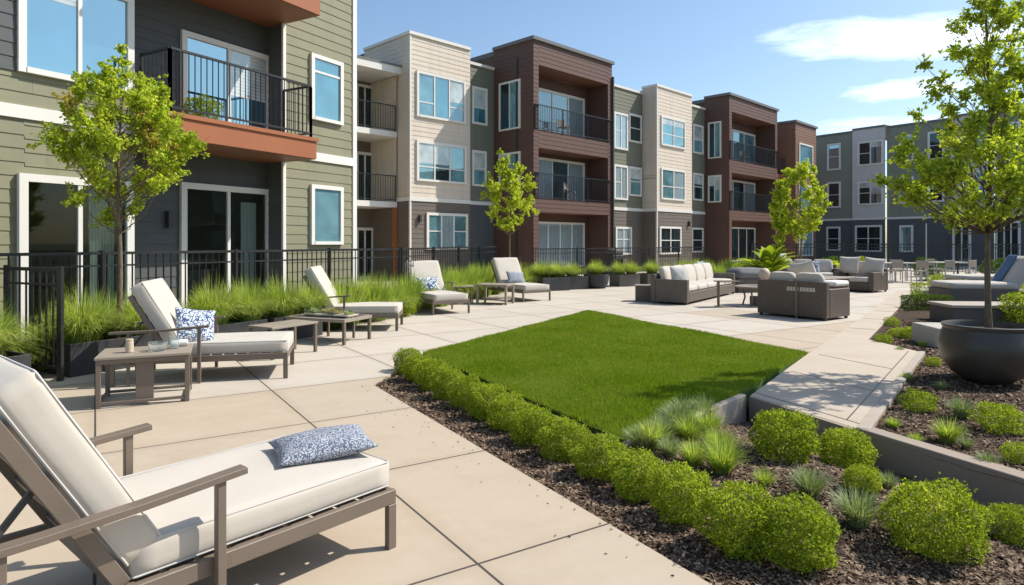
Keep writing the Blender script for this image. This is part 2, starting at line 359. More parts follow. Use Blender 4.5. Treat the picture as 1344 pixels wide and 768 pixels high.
def cushion_mesh(dx, dy, dz, r=.04, puff=.012, n=(14, 14, 5), seed=0):
    rs = np.random.RandomState(seed); vs = {}; V = []; F = []
    def idx(i, j, k):
        if (i, j, k) in vs: return vs[(i, j, k)]
        p = np.array([(2 * i / n[0] - 1) * dx / 2, (2 * j / n[1] - 1) * dy / 2, (2 * k / n[2] - 1) * dz / 2])
        half = np.array([dx, dy, dz]) / 2; inner = np.clip(p, -(half - r), half - r); d = p - inner; L = np.linalg.norm(d)
        q = inner + d / L * r if L > 1e-9 else p.copy()
        fx, fy, fz = p / half
        q[2] += puff * np.sign(fz) * (1 - fx ** 4) * (1 - fy ** 4) * (abs(fz) > .5)
        q[0] += puff * .5 * np.sign(fx) * (1 - fy ** 2) * (1 - fz ** 2) * (abs(fx) > .99); q[1] += puff * .5 * np.sign(fy) * (1 - fx ** 2) * (1 - fz ** 2) * (abs(fy) > .99)
        q[2] += .004 * math.sin(fx * 5 + seed) * math.cos(fy * 4 + seed * 2)
        vs[(i, j, k)] = len(V); V.append(tuple(q)); return vs[(i, j, k)]
    for k in (0, n[2]):
        for i in range(n[0]):
            for j in range(n[1]):
                f = (idx(i, j, k), idx(i + 1, j, k), idx(i + 1, j + 1, k), idx(i, j + 1, k)); F.append(f if k else f[::-1])
    for j in (0, n[1]):
        for i in range(n[0]):
            for k in range(n[2]):
                f = (idx(i, j, k), idx(i + 1, j, k), idx(i + 1, j, k + 1), idx(i, j, k + 1)); F.append(f[::-1] if j else f)
    for i in (0, n[0]):
        for j in range(n[1]):
            for k in range(n[2]):
                f = (idx(i, j, k), idx(i, j + 1, k), idx(i, j + 1, k + 1), idx(i, j, k + 1)); F.append(f if i else f[::-1])
    return V, F
def cushion(name, mat, dims, parent, loc=(0, 0, 0), rot=(0, 0, 0), r=.04, puff=.012, seed=0, piping=True):
    V, F = cushion_mesh(*dims, r=r, puff=puff, seed=seed)
    me = fast_mesh(name, V, F, mat, True); o = link(name, me, parent, loc); o.rotation_euler = rot
    if piping:
        mb = MB(); x, y, z = dims[0] / 2 - r * .32, dims[1] / 2 - r * .32, dims[2] / 2 - r * .32; c = r * .7
        for s in (1, -1):
            pts = []
            for cxx, cyy, a0 in ((x - c, y - c, 0), (-x + c, y - c, 90), (-x + c, -y + c, 180), (x - c, -y + c, 270)):
                for a in (0, 30, 60, 90): th = R(a0 + a); pts.append((cxx + c * math.cos(th), cyy + c * math.sin(th), s * z))
            mb.tube(pts + [pts[0]], .005, 5, False)
        mb.build('piping', 'cushion_grey' if mat != 'cushion_grey' else 'grey_cloth', o, smooth=True)
    return o
def pillow_mesh(w, h, t, n=20, seed=0):
    V = []; F = []; rs = random.Random(seed); ph = rs.random() * 6
    for s in (1, -1):
        for i in range(n + 1):
            for j in range(n + 1):
                x, y = 2 * i / n - 1, 2 * j / n - 1
                th = t / 2 * ((1 - abs(x) ** 2.6) ** .55) * ((1 - abs(y) ** 2.6) ** .55)
                px = x * w / 2 * (1 - .07 * (1 - y * y)); py = y * h / 2 * (1 - .07 * (1 - x * x))
                V.append((px, py, s * (th + .004 * math.sin(x * 7 + ph) * math.cos(y * 6 + ph) * (1 - x * x) * (1 - y * y)) + .0015 * s))
    m1 = (n + 1) ** 2
    for i in range(n):
        for j in range(n):
            a, b, c, d = i * (n + 1) + j, (i + 1) * (n + 1) + j, (i + 1) * (n + 1) + j + 1, i * (n + 1) + j + 1
            F.append((a, b, c, d)); F.append((m1 + d, m1 + c, m1 + b, m1 + a))
    e = [i * (n + 1) for i in range(n + 1)] + [n * (n + 1) + j for j in range(1, n + 1)] + [i * (n + 1) + n for i in range(n - 1, -1, -1)] + [j for j in range(n - 1, 0, -1)]
    for q in range(len(e)): a, b = e[q], e[(q + 1) % len(e)]; F.append((b, a, m1 + a, m1 + b))
    return V, F
def pillow(label, mat, w, h, t, loc, rot, seed=0, cat='pillow', name='throw_pillow', group=None):
    me = fast_mesh(name, *pillow_mesh(w, h, t, seed=seed), mat, True); o = link(name, me, None, loc); o.rotation_euler = rot
    return tag(o, label, cat, group)
def G(px, py, z=0.0):
    Y = 850 * (1.55 - z) / (py - 318); return ((px - 672) / 850 * Y, Y)
# ================================================================== THE SETTING: ground
BE1 = (-1.51, 7.05); LC = (-1.23, 8.96); LT = (1.69, 14.5); LR = (4.09, 8.96); LB = (.87, 4.99); LM = (2.34, 6.60); LAWN = [(-1.23, 8.96), (.87, 4.99), (2.34, 6.60), (4.09, 8.96), (1.69, 14.5)]
WA = (2.40, 6.52); WC = (2.86, 5.38); EB = (2.8, -.3)
struct('ground', MB().add([(-900, -300, -.46), (900, -300, -.46), (900, 1500, -.46), (-900, 1500, -.46)], [(0, 1, 2, 3)]), 'ground_far')
patio_poly = [EB, (2.8, -5), (-12, -5), (-16, 6), (-14, 60), (60, 60), (60, 22.4), (20, 21.9), (12.9, 20.7), (5.67, 10.3), (5.3, 10.3), (4.0, 8.95), (1.0, 9.9), LC, BE1]
def earclip(name, poly, z0, z1, mat):
    bm = bmesh.new(); vs = [bm.verts.new((x, y, z1)) for x, y in poly]; f = bm.faces.new(vs)
    bmesh.ops.triangulate(bm, faces=[f]); r = bmesh.ops.extrude_face_region(bm, geom=bm.faces[:])
    for v in [e for e in r['geom'] if isinstance(e, bmesh.types.BMVert)]: v.co.z = z0
    bmesh.ops.recalc_face_normals(bm, faces=bm.faces[:]); me = bpy.data.meshes.new(name); bm.to_mesh(me); bm.free()
    return link(name, me, mat=mat)
earclip('patio', patio_poly, -.45, 0, 'patio_concrete')['kind'] = 'structure'
path_poly = [WA, WC, (5.74, 9.15), (5.67, 10.3), (12.9, 20.7), (12.5, 20.95), (5.3, 10.62), (4.09, 8.96)]
earclip('path', path_poly, -.44, .006, 'path_concrete')['kind'] = 'structure'
# joints of the path, cut as thin dark strips set in the surface
j = MB(); pu = Vector((.607, .795)); pv = Vector((.374, -.927))
def PP(a, b): q = Vector(WA) + pu * a + pv * b; return (q.x, q.y)
def strip(mb, p, q, wd, z): mb.bar((p[0], p[1], z), (q[0], q[1], z), wd, .004)
strip(j, PP(.16, .0), PP(.16, 1.23), .010, .0065)
for a in (1.55, 3.0): strip(j, PP(a, 0), PP(a, 1.10), .012, .0065)
strip(j, PP(.16, 1.10), PP(4.6, 1.10), .010, .0065)
for a in (6.2, 8.0, 9.8, 11.6): q = Vector((5.3, 10.62)) + Vector((.585, .811)) * (a - 4.9); strip(j, (q.x, q.y), (q.x + .36, q.y - .24), .012, .0065)
struct('path_joints', j, 'dark_frame')

def sheet(name, origin, du, dv, nu, nv, zf, mat):
    V = []; F = []
    for i in range(nu[2] + 1):
        for k in range(nv[2] + 1):
            a = nu[0] + (nu[1] - nu[0]) * i / nu[2]; b = nv[0] + (nv[1] - nv[0]) * k / nv[2]
            x = origin[0] + du[0] * a + dv[0] * b; y = origin[1] + du[1] * a + dv[1] * b; V.append((x, y, zf(x, y)))
    for i in range(nu[2]):
        for k in range(nv[2]):
            q = i * (nv[2] + 1) + k; F.append((q, q + 1, q + nv[2] + 2, q + nv[2] + 1))
    me = fast_mesh(name, V, F, mat, True); return link(name, me)
def lump(x, y): return .012 * math.sin(x * 5.1 + 1.3 * math.sin(y * 3.7)) * math.cos(y * 4.3 + x) + .007 * math.sin(x * 17 + y * 11) * math.cos(y * 19 - x * 7)
def zlow(x, y):
    dw = -((x - WA[0]) * .93 + (y - WA[1]) * .38); q = 1 - min(max(dw / 1.25, 0), 1); q = q * q * (3 - 2 * q)
    return -.028 - .23 * q + lump(x, y)
def zup(x, y): return -.035 + lump(x, y)
o = sheet('mulch_bed', (-1.6, 7.3), (.51, -.86), (.86, .51), (-2.3, 8.4, 150), (-.1, 4.6, 70), zlow, 'mulch'); o['kind'] = 'structure'
o = sheet('upper_mulch_bed', WC, (.607, .795), (.374, -.927), (0, 26, 200), (-1.1, 11, 90), zup, 'mulch'); o['kind'] = 'structure'

# low retaining wall along the upper bed
u = Vector((.38, -.93)).normalized(); L = 6.4; e = Vector(WC) + u * L; n = Vector((-u.y, u.x))   # n points to the upper bed side
mb = MB()
mb.prism([(WC[0], WC[1] + .0), (e.x, e.y), (e.x + n.x * .15, e.y + n.y * .15), (WC[0] + n.x * .15, WC[1] + n.y * .15)], -.44, .010)
low = mb.build('concrete_kerb_wall', 'wall_concrete', bevel=.006)
tag(low, 'long low brown concrete retaining wall running from the walkway end to the right edge', 'retaining wall')
mb = MB(); w2 = Vector(WA)
mb.prism([(WA[0] - .0, WA[1] - .004), (WA[0] - .025, WA[1] - .03), (WC[0] - .05, WC[1] - .015), (WC[0] + .012, WC[1] - .002)], -.44, .004)
tag(mb.build('walkway_end_wall', 'wall_concrete'), 'short brown concrete face closing the walkway end behind the round shrubs', 'retaining wall')
# edging of walkway along the upper bed, and the pale kerb between lawn and bed
mb = MB(); q1 = Vector(WC); q2 = Vector((5.74, 9.15)); q3 = Vector((5.67, 10.3))
dn = Vector((.795, -.607))
mb.prism([(q1.x, q1.y), (q1.x + dn.x * .10, q1.y + dn.y * .10 ), (q2.x + dn.x * .10, q2.y + dn.y * .10 + .03), (q2.x, q2.y)], -.3, .014)
tag(mb.build('walkway_edging', 'kerb_concrete', bevel=.004), 'narrow concrete edging along the right side of the walkway', 'edging')
mb = MB(); a = Vector(LB); b = Vector(LM); d = (b - a).normalized(); nn = Vector((d.y, -d.x))
s0 = a + d * -.1; s1 = a + d * 2.12
mb.prism([(s0.x, s0.y), (s0.x + nn.x * .075, s0.y + nn.y * .075), (s1.x + nn.x * .075, s1.y + nn.y * .075), (s1.x, s1.y)], -.4, .022)
tag(mb.build('lawn_kerb', 'kerb_concrete', bevel=.008), 'pale concrete kerb between the lawn corner and the tufted bed', 'kerb')

# lawn: soil body plus blades
earclip('lawn_base', LAWN, -.44, .020, 'lawn_soil')['kind'] = 'structure'
def in_quad(x, y, P):
    ok = np.ones(len(x), bool)
    for i in range(len(P)):
        ax, ay = P[i]; bx, by = P[(i + 1) % len(P)]; ok &= ((bx - ax) * (y - ay) - (by - ay) * (x - ax)) > 0
    return ok
rs = np.random.RandomState(3); N = 900000
gx = rs.uniform(-1.3, 4.2, N); gy = rs.uniform(4.9, 14.6, N)
keep = in_quad(gx, gy, LAWN) & (rs.uniform(0, 1, N) < np.clip(7.0 / gy, 0, 1) ** 1.3)
gx, gy = gx[keep], gy[keep]; N = len(gx)
gx = gx + rs.normal(0, .012, N); gy = gy + rs.normal(0, .012, N)
th = rs.uniform(0, 6.283, N); hh = rs.uniform(.018, .042, N) * (1 + .35 * np.sin(gx * 3.1 + gy) * np.cos(gy * 2.3)); wd = rs.uniform(.003, .0055, N) * (gy / 7.0) ** .6
lx = rs.normal(0, .016, N) + .004; ly = rs.normal(0, .016, N)
V = np.zeros((N, 3, 3)); cxx, sxx = np.cos(th) * wd, np.sin(th) * wd
V[:, 0] = np.stack([gx - cxx, gy - sxx, np.full(N, .018)], 1); V[:, 1] = np.stack([gx + cxx, gy + sxx, np.full(N, .018)], 1); V[:, 2] = np.stack([gx + lx, gy + ly, .018 + hh], 1)
o = link('lawn_grass', fast_mesh('lawn_grass', V.reshape(-1, 3), np.arange(N * 3).reshape(-1, 3), 'leaf_lawn')); tag(o, 'short dense green turf of the lawn panel', 'grass', kind='stuff')

# mulch chips
rs = np.random.RandomState(5)
def chips(n, x0, x1, y0, y1, zf, test, nm, lab):
    x = rs.uniform(x0, x1, n); y = rs.uniform(y0, y1, n); px = 672 + 850 * x / np.maximum(y, .1); py = 318 + 850 * 1.6 / np.maximum(y, .1)
    k = (px > -20) & (px < 1370) & (py < 800) & (y > 2) & test(x, y); x, y = x[k], y[k]; n = len(x)
    z = np.array([zf(a, b) for a, b in zip(x, y)]) + .006
    th = rs.uniform(0, 6.28, n); l = rs.uniform(.005, .019, n) * (y / 5) ** .3; w_ = l * rs.uniform(.25, .7, n); t1 = rs.normal(0, .35, n); t2 = rs.normal(0, .35, n)
    V = np.zeros((n, 4, 3)); 
    for i, (a, b) in enumerate(((-1, -1), (1, -.7), (.8, 1), (-.9, .8))):
        V[:, i, 0] = x + a * l * np.cos(th) - b * w_ * np.sin(th); V[:, i, 1] = y + a * l * np.sin(th) + b * w_ * np.cos(th); V[:, i, 2] = z + a * l * t1 + b * w_ * t2
    o = link(nm, fast_mesh(nm, V.reshape(-1, 3), np.arange(n * 4).reshape(-1, 4), 'mulch_chip')); tag(o, lab, 'mulch', kind='stuff')
def t_low(x, y):
    b1 = (x - BE1[0]) * .86 + (y - BE1[1]) * .51 > .0
    q = (x - LC[0]) * -(LB[1] - LC[1]) + (y - LC[1]) * (LB[0] - LC[0]) < 0.0
    inl = ((LB[0] - LC[0]) * (y - LC[1]) - (LB[1] - LC[1]) * (x - LC[0])) > 0     # lawn side of L-Bo
    inl &= ((LM[0] - LB[0]) * (y - LB[1]) - (LM[1] - LB[1]) * (x - LB[0])) > -.1
    uw = (x - WA[0]) * .93 + (y - WA[1]) * .38 < -.02
    return b1 & ~inl & uw
def t_up(x, y):
    a = ((x - WC[0]) * -.927 - .374 * (y - WC[1])) / -.86; b = (.607 * (y - WC[1]) - .795 * (x - WC[0])) / -.86
    return (a > .12) & ((b > .1) | ((a > 5.0) & (b > -.85)))
chips(210000, -1.6, 3.6, 2, 9, zlow, t_low, 'mulch_chips', 'dark bark mulch chips of the hedge bed')
chips(150000, 2.8, 12, 3, 13, zup, t_up, 'upper_mulch_chips', 'dark bark mulch chips of the bed around the big pot')

# ================================================================== buildings
BOARD = .19
def siding(mb, p0, p1, z0, z1, board=BOARD, lap=.013):
    """lap siding from p0 to p1 (outward normal to the right of p0->p1 when seen from above)"""
    p0, p1 = Vector(p0), Vector(p1); d = (p1 - p0).normalized(); n = Vector((d.y, -d.x)); prof = []; z = z0
    while z < z1 - 1e-4:
        zt = min(z + board, z1); prof.append((lap, z)); prof.append((.002, zt)); z = zt
    vs = []
    for q in (p0, p1):
        for a, zz in prof: vs.append((q.x + n.x * a, q.y + n.y * a, zz))
    m = len(prof); mb.add(vs, [(i, i + m, i + m + 1, i + 1) for i in range(m - 1)]); return mb
class Face:
    """a vertical facade plane: local s along it, d outward"""
    def __init__(s, o, u): s.o = Vector(o); s.u = Vector(u).normalized(); s.n = Vector((s.u.y, -s.u.x)); s.rz = math.atan2(s.u.y, s.u.x)
    def P(s, a, d=0): q = s.o + s.u * a + s.n * d; return (q.x, q.y)
    def S(s, px, d=0): k = (px - 672) / 850; return (k * (s.o.y + s.n.y * d) - (s.o.x + s.n.x * d)) / (s.u.x - k * s.u.y)
    def wall(s, mb, a0, a1, z0, z1, d=0): return siding(mb, s.P(a0, d), s.P(a1, d), z0, z1)
    def ret(s, mb, a, d0, d1, z0, z1, left=True):
        """return wall perpendicular to the face; left=True faces towards -s"""
        return siding(mb, s.P(a, d0), s.P(a, d1), z0, z1) if left else siding(mb, s.P(a, d1), s.P(a, d0), z0, z1)
    def box(s, mb, a0, a1, d0, d1, z0, z1):
        c = s.P((a0 + a1) / 2, (d0 + d1) / 2); return mb.box((c[0], c[1], (z0 + z1) / 2), (abs(a1 - a0), abs(d1 - d0), abs(z1 - z0)), s.rz)
BR = random.Random(4)
def window(F, parent, a0, a1, z0, z1, d=0, panes='pane_teal', cols=1, rows=1, fw=.09, fmat='trim_white', rail=None, name='window', mats=None):
    """frame mesh (named window) with one pane child; cols/rows split by mullions"""
    fr = MB(); D = .075
    F.box(fr, a0, a0 + fw, d, d + D, z0, z1); F.box(fr, a1 - fw, a1, d, d + D, z0, z1)
    F.box(fr, a0 + fw, a1 - fw, d, d + D - .002, z1 - fw, z1); F.box(fr, a0 + fw, a1 - fw, d, d + D + .012, z0, z0 + fw * .8)
    iw = (a1 - a0 - 2 * fw); mw = fw * .55
    for c in range(1, cols):
        x = a0 + fw + iw * c / cols; F.box(fr, x - mw / 2, x + mw / 2, d, d + D - .012, z0 + fw * .8, z1 - fw)
    if rail:
        for c, r in enumerate(rail):
            if r is None: continue
            x0 = a0 + fw + iw * c / cols + (mw / 2 if c else 0); x1 = a0 + fw + iw * (c + 1) / cols - (mw / 2 if c < cols - 1 else 0); z = z0 + (z1 - z0) * r
            F.box(fr, x0, x1, d, d + D - .022, z - .022, z + .022)
    o = fr.build(name, fmat, parent)
    if isinstance(panes, str): panes = [panes] * cols
    for c in range(cols):
        pm = MB(); x0 = a0 + fw * .9 + iw * c / cols; x1 = a0 + fw * 1.1 + iw * (c + 1) / cols
        F.box(pm, x0 + (.001 if c else 0), x1 - .002, d + .017, d + .034, z0 + .03, z1 - fw * .8)
        pm.build('pane', panes[c], o)
        if BR.random() < .42 and panes[c] in ('pane_teal', 'pane_dark', 'pane_blind', 'pane_blue') and z1 - z0 < 1.9 and z0 > 1:
            bm_ = MB(); hb = (z1 - z0) * BR.choice((.22, .35, .5, .3)); nb = max(3, int(hb / .06))
            for q_ in range(nb): zz_ = z1 - fw * .8 - .004 - hb * q_ / nb; F.box(bm_, x0 + .012, x1 - .014, d + .034, d + .0385, zz_ - hb / nb + .006, zz_)
            bm_.build('blind', 'blind_slats', o)
    return o
def railing(F, parent, a0, a1, d, z0, h=1.02, sides=(None, None), gap=.115, t=.014, mesh_rows=False):
    r = MB(); pk = MB()
    runs = [((a0, d), (a1, d))]
    if sides[0] is not None: runs.append(((a0, sides[0]), (a0, d)))
    if sides[1] is not None: runs.append(((a1, d), (a1, sides[1])))
    for (s0, d0), (s1, d1) in runs:
        p, q = Vector(F.P(s0, d0)), Vector(F.P(s1, d1)); Ln = (q - p).length
        r.bar((p.x, p.y, z0 + h), (q.x, q.y, z0 + h), .05, .035); r.bar((p.x, p.y, z0 + .09), (q.x, q.y, z0 + .09), .035, .03)
        nps = max(1, int(Ln / 1.6))
        for i in range(nps + 1):
            x = p.lerp(q, i / nps); r.box((x.x, x.y, z0 + h / 2), (.045, .045, h - .03))
        k = int(Ln / gap)
        for i in range(1, k):
            x = p.lerp(q, i / k); pk.box((x.x, x.y, z0 + .09 + (h - .09) / 2), (t, t, h - .13))
    o = r.build('railing', 'black_metal', parent); pk.build('balusters', 'black_metal', o); return o

# ---------------------------------------------------------------- near left olive building
WL = Face((-6.9, 8.75), (.491, .871))
b1 = thing('apartment_building', 'nearest olive green clapboard apartment building with rust edged balconies at the left', 'building', (-9, 12, 0))
bpy.context.view_layer.update()
def part(mb, name, mat, parent, **k):
    o = mb.build(name, mat, parent, **k); return o
# parts carry world coordinates: the parent empties sit at the world origin of the building's corner, so offset the meshes back
def fix(parent):
    bpy.context.view_layer.update()
    inv = parent.matrix_world.inverted()
    for ch in parent.children:
        if ch.type == 'MESH' and not ch.get('_fixed'):
            ch.data.transform(inv); ch['_fixed'] = 1
            for g in ch.children:
                if g.type == 'MESH': g.data.transform(inv)
    for ch in parent.children:
        if '_fixed' in ch: del ch['_fixed']
T = WL.S
aL, aB, aR, aE = -6.0, T(175), T(372), T(462)
WX0, WX1 = T(21) + .1, T(172) - .1; DX0, DX1 = WL.S(235, -.5) + .1, WL.S(353, -.5) - .1
mb = MB(); WL.wall(mb, aL, WX0, 0, 3.26); WL.wall(mb, WX1, aB, 0, 3.26); WL.wall(mb, WX0, WX1, 2.42, 3.26); WL.wall(mb, aL, aB, 3.44, 11.2); WL.wall(mb, aR, aE, 0, 3.26); WL.wall(mb, aR, aE, 3.44, 11.2); WL.ret(mb, aB, -.5, 0, 0, 11.2, False)
part(mb, 'olive_wall', 'siding_olive', b1)
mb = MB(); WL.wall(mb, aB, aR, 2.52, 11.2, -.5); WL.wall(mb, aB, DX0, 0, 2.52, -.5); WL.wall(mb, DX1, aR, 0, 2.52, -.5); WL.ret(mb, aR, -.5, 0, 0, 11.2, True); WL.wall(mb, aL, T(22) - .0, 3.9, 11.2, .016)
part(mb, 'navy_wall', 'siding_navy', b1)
mb = MB(); WL.box(mb, aL, aB + .01, -.02, .04, 3.26, 3.44); WL.box(mb, aR - .01, aE + .05, -.02, .04, 3.26, 3.44); WL.box(mb, aE, aE + .12, -.1, .035, 0, 11.2); WL.box(mb, aR - .03, aR + .04, -.02, .03, 0, 3.25); WL.box(mb, aR - .03, aR + .04, -.02, .03, 3.45, 11.2)
part(mb, 'trim', 'trim_white', b1)
mb = MB(); WL.box(mb, aE + .02, aE + .1, -8, -.1, 0, 11.2); WL.box(mb, aL, aE, -8, -.6, 11.0, 11.2); part(mb, 'rear_wall', 'siding_olive', b1)
mb = MB(); WL.box(mb, aL, aE + .2, -8, .25, 11.2, 11.5); part(mb, 'roof', 'roof_grey', b1)
window(WL, b1, T(21), T(173), 3.90, 5.42, .0, ['pane_blue', 'pane_blue'], 2, fw=.10)
window(WL, b1, T(21), T(172), .12, 2.50, .02, ['clear_pane', 'clear_pane'], 2, fw=.11)
window(WL, b1, T(21), T(173), 6.6, 8.2, .0, ['pane_blue', 'pane_blue'], 2, fw=.10)
aBL = aB + .04
TT = lambda p: WL.S(p, -.5)
window(WL, b1, TT(236), TT(353), 3.56, 5.33, -.5, ['pane_blue', 'pane_blue'], 2, fw=.10, name='balcony_door')
window(WL, b1, TT(235), TT(353), .05, 2.62, -.5, ['clear_pane', 'clear_pane'], 2, fw=.11, name='patio_door')
window(WL, b1, TT(236), TT(353), 6.5, 8.6, -.5, ['pane_blue', 'pane_blue'], 2, fw=.10, name='balcony_door')
window(WL, b1, T(406), T(448), 4.12, 5.50, .0, 'pane_teal', 1, fw=.085, rail=[.74])
window(WL, b1, T(406), T(448), 1.50, 2.76, .0, 'pane_blind', 1, fw=.085)
mb = MB(); WL.box(mb, TT(357), TT(362), -.5, -.46, 1.75, 1.95); WL.box(mb, TT(357), TT(362), -.5, -.46, 1.5, 1.6); part(mb, 'wall_plaque', 'chrome_grey', b1)
mb = MB(); WL.box(mb, aL, aE - .1, -4.6, -4.5, .0, 3.0); WL.box(mb, aL, aL + .1, -4.5, -.55, 0, 3.0); WL.box(mb, T(205), T(205) + .1, -4.5, -.52, 0, 3.0); WL.box(mb, aE - .2, aE - .1, -4.5, -.55, 0, 3.0); WL.box(mb, aL, aE - .1, -4.6, -.56, 3.0, 3.1); part(mb, 'room_wall', 'room_wall', b1)
mb = MB(); WL.box(mb, aL, aE - .1, -4.5, -.03 - .5, .0, .05); part(mb, 'room_floor', 'room_floor', b1)
def slab(F, parent, a0, a1, d0, d1, z0, z1, chamfer=.25):
    mb = MB(); pts = [F.P(a0, d0), F.P(a0, d1), F.P(a1, d1), F.P(a1, d0)][::-1]
    mb.prism([F.P(a0, d0), F.P(a1, d0), F.P(a1, d1), F.P(a0, d1)][::-1], z0, z1 - .07)
    F.box(mb, a0 - .03, a1 + .03, d0, d1 + .03, z1 - .07, z1); return part(mb, 'balcony', 'fascia_rust', parent)
slab(WL, b1, aBL, aR + .05, -.48, .86, 3.16, 3.56)
slab(WL, b1, aBL, aR + .05, -.48, .96, 5.92, 6.35)
railing(WL, b1, aBL + .07, aR - .02, .78, 3.56, 1.0, (.03, .03), .105, .013)
railing(WL, b1, aBL + .07, aR - .02, .86, 6.35, 1.0, (.03, .03), .105, .013)
mb = MB(); WL.box(mb, aBL + .01, aR + .04, -.48, .84, 3.150, 3.158); part(mb, 'soffit', 'soffit', b1); mb = MB(); WL.box(mb, aBL + .01, aR + .04, -.48, .94, 5.91, 5.918); part(mb, 'soffit', 'soffit', b1)
fix(b1)

# ---------------------------------------------------------------- middle stepped building
MF = Face((.91, 27.6), (1, 1)); S = MF.S
b2 = thing('apartment_building', 'long stepped three storey apartment building with beige blocks and brick brown balcony towers', 'building', (6, 36, 0))
TRIM = MB(); ROOF = MB()
def block(px0, px1, d, mat, ztop, base_mat='siding_taupe', zb=3.2, left_to=None, right_to=None, lm=None, a0=None, a1=None):
    a0 = S(px0, d) if a0 is None else a0; a1 = S(px1, d) if a1 is None else a1
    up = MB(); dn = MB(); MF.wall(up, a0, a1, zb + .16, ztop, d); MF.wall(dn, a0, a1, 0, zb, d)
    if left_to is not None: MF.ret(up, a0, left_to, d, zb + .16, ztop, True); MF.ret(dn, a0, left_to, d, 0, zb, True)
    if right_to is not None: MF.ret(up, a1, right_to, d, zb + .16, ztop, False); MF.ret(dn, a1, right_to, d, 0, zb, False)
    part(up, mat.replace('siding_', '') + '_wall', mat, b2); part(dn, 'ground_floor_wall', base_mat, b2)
    lt = left_to if left_to is not None else d - .05
    MF.box(TRIM, a0 - .04, a1 + (.04 if right_to is not None else -.002), lt, d + .045, zb, zb + .16)
    MF.box(TRIM, a0 - .07, a1 + (.07 if right_to is not None else -.002), lt, d + .07, ztop - .02, ztop + .10)
    MF.box(ROOF, a0, a1, d - 9, d - .06, ztop - .3, ztop - .1)
    if left_to is not None: MF.box(TRIM, a0 - .02, a0 + .05, d - .05, d + .03, 0, zb); MF.box(TRIM, a0 - .02, a0 + .05, d - .05, d + .03, zb + .16, ztop - .02)
    return a0, a1
dB = -2.2
bx0, bx1 = block(538, 617, dB, 'siding_beige', 9.85, left_to=-5.5)
gx0, gx1 = block(617, 656, -2.45, 'siding_sage', 9.35, 'siding_charcoal', a0=bx1, a1=.02)
WN = dict(fw=.11)
def mwin(px0, px1, z0, z1, d, **k):
    kk = dict(WN); kk.update(k); return window(MF, b2, S(px0, d), S(px1, d), z0, z1, d, **kk)
mwin(546, 610, 6.60, 8.45, dB, panes=['pane_blind', 'pane_teal', 'pane_blind'], cols=3, rail=[.33, None, .33])
mwin(546, 611, 4.02, 5.66, dB, panes=['pane_blind', 'pane_dark', 'pane_blind'], cols=3, rail=[.36, .36, .36])
mwin(559, 613, 1.25, 2.76, dB, panes=['pane_blind', 'pane_curtain', 'pane_blind'], cols=3, rail=[.5, None, .5])
mwin(618.5, 638.5, 6.75, 8.40, -2.45, panes='pane_teal', rail=[.45]); mwin(618.5, 637.5, 4.02, 5.60, -2.45, panes='pane_blind', rail=[.5])
# left balcony stack
a1 = bx0 - .03; a0 = bx0 - 8
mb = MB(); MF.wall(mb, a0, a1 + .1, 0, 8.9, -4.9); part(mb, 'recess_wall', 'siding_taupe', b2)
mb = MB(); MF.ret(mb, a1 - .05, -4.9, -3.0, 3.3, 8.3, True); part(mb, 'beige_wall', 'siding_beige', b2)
for z in (3.18, 6.02): 
    mb = MB(); MF.box(mb, a0, a1 - .02, -4.9, -3.0, z - .22, z); part(mb, 'balcony', 'trim_white', b2)
    railing(MF, b2, a0, a1 - .08, -3.05, z, 1.05, (None, None), .115, .016)
mb = MB(); MF.box(mb, a0, a1 + .25, -5.2, -2.75, 8.32, 8.6); part(mb, 'balcony_roof', 'trim_white', b2)
mb = MB(); MF.box(mb, a0, a1 + .27, -5.2, -2.73, 8.6, 8.68); part(mb, 'roof_edge', 'roof_grey', b2)
for z, pn in ((0.02, 'pane_dark'), (3.2, 'pane_dark'), (6.05, 'pane_dark')):
    window(MF, b2, S(466, -4.9), S(490, -4.9), z, z + 2.15, -4.9, pn, 2, fw=.12, name='balcony_door'); window(MF, b2, S(511, -4.9), S(519, -4.9) , z + .3, z + 2.1, -4.9, 'pane_blind', 1, fw=.1)
mb = MB(); MF.box(mb, S(525, -3.0) - .3, S(525, -3) - .12, -3.12, -3.0, 0, 2.95); part(mb, 'post', 'fascia_rust', b2)

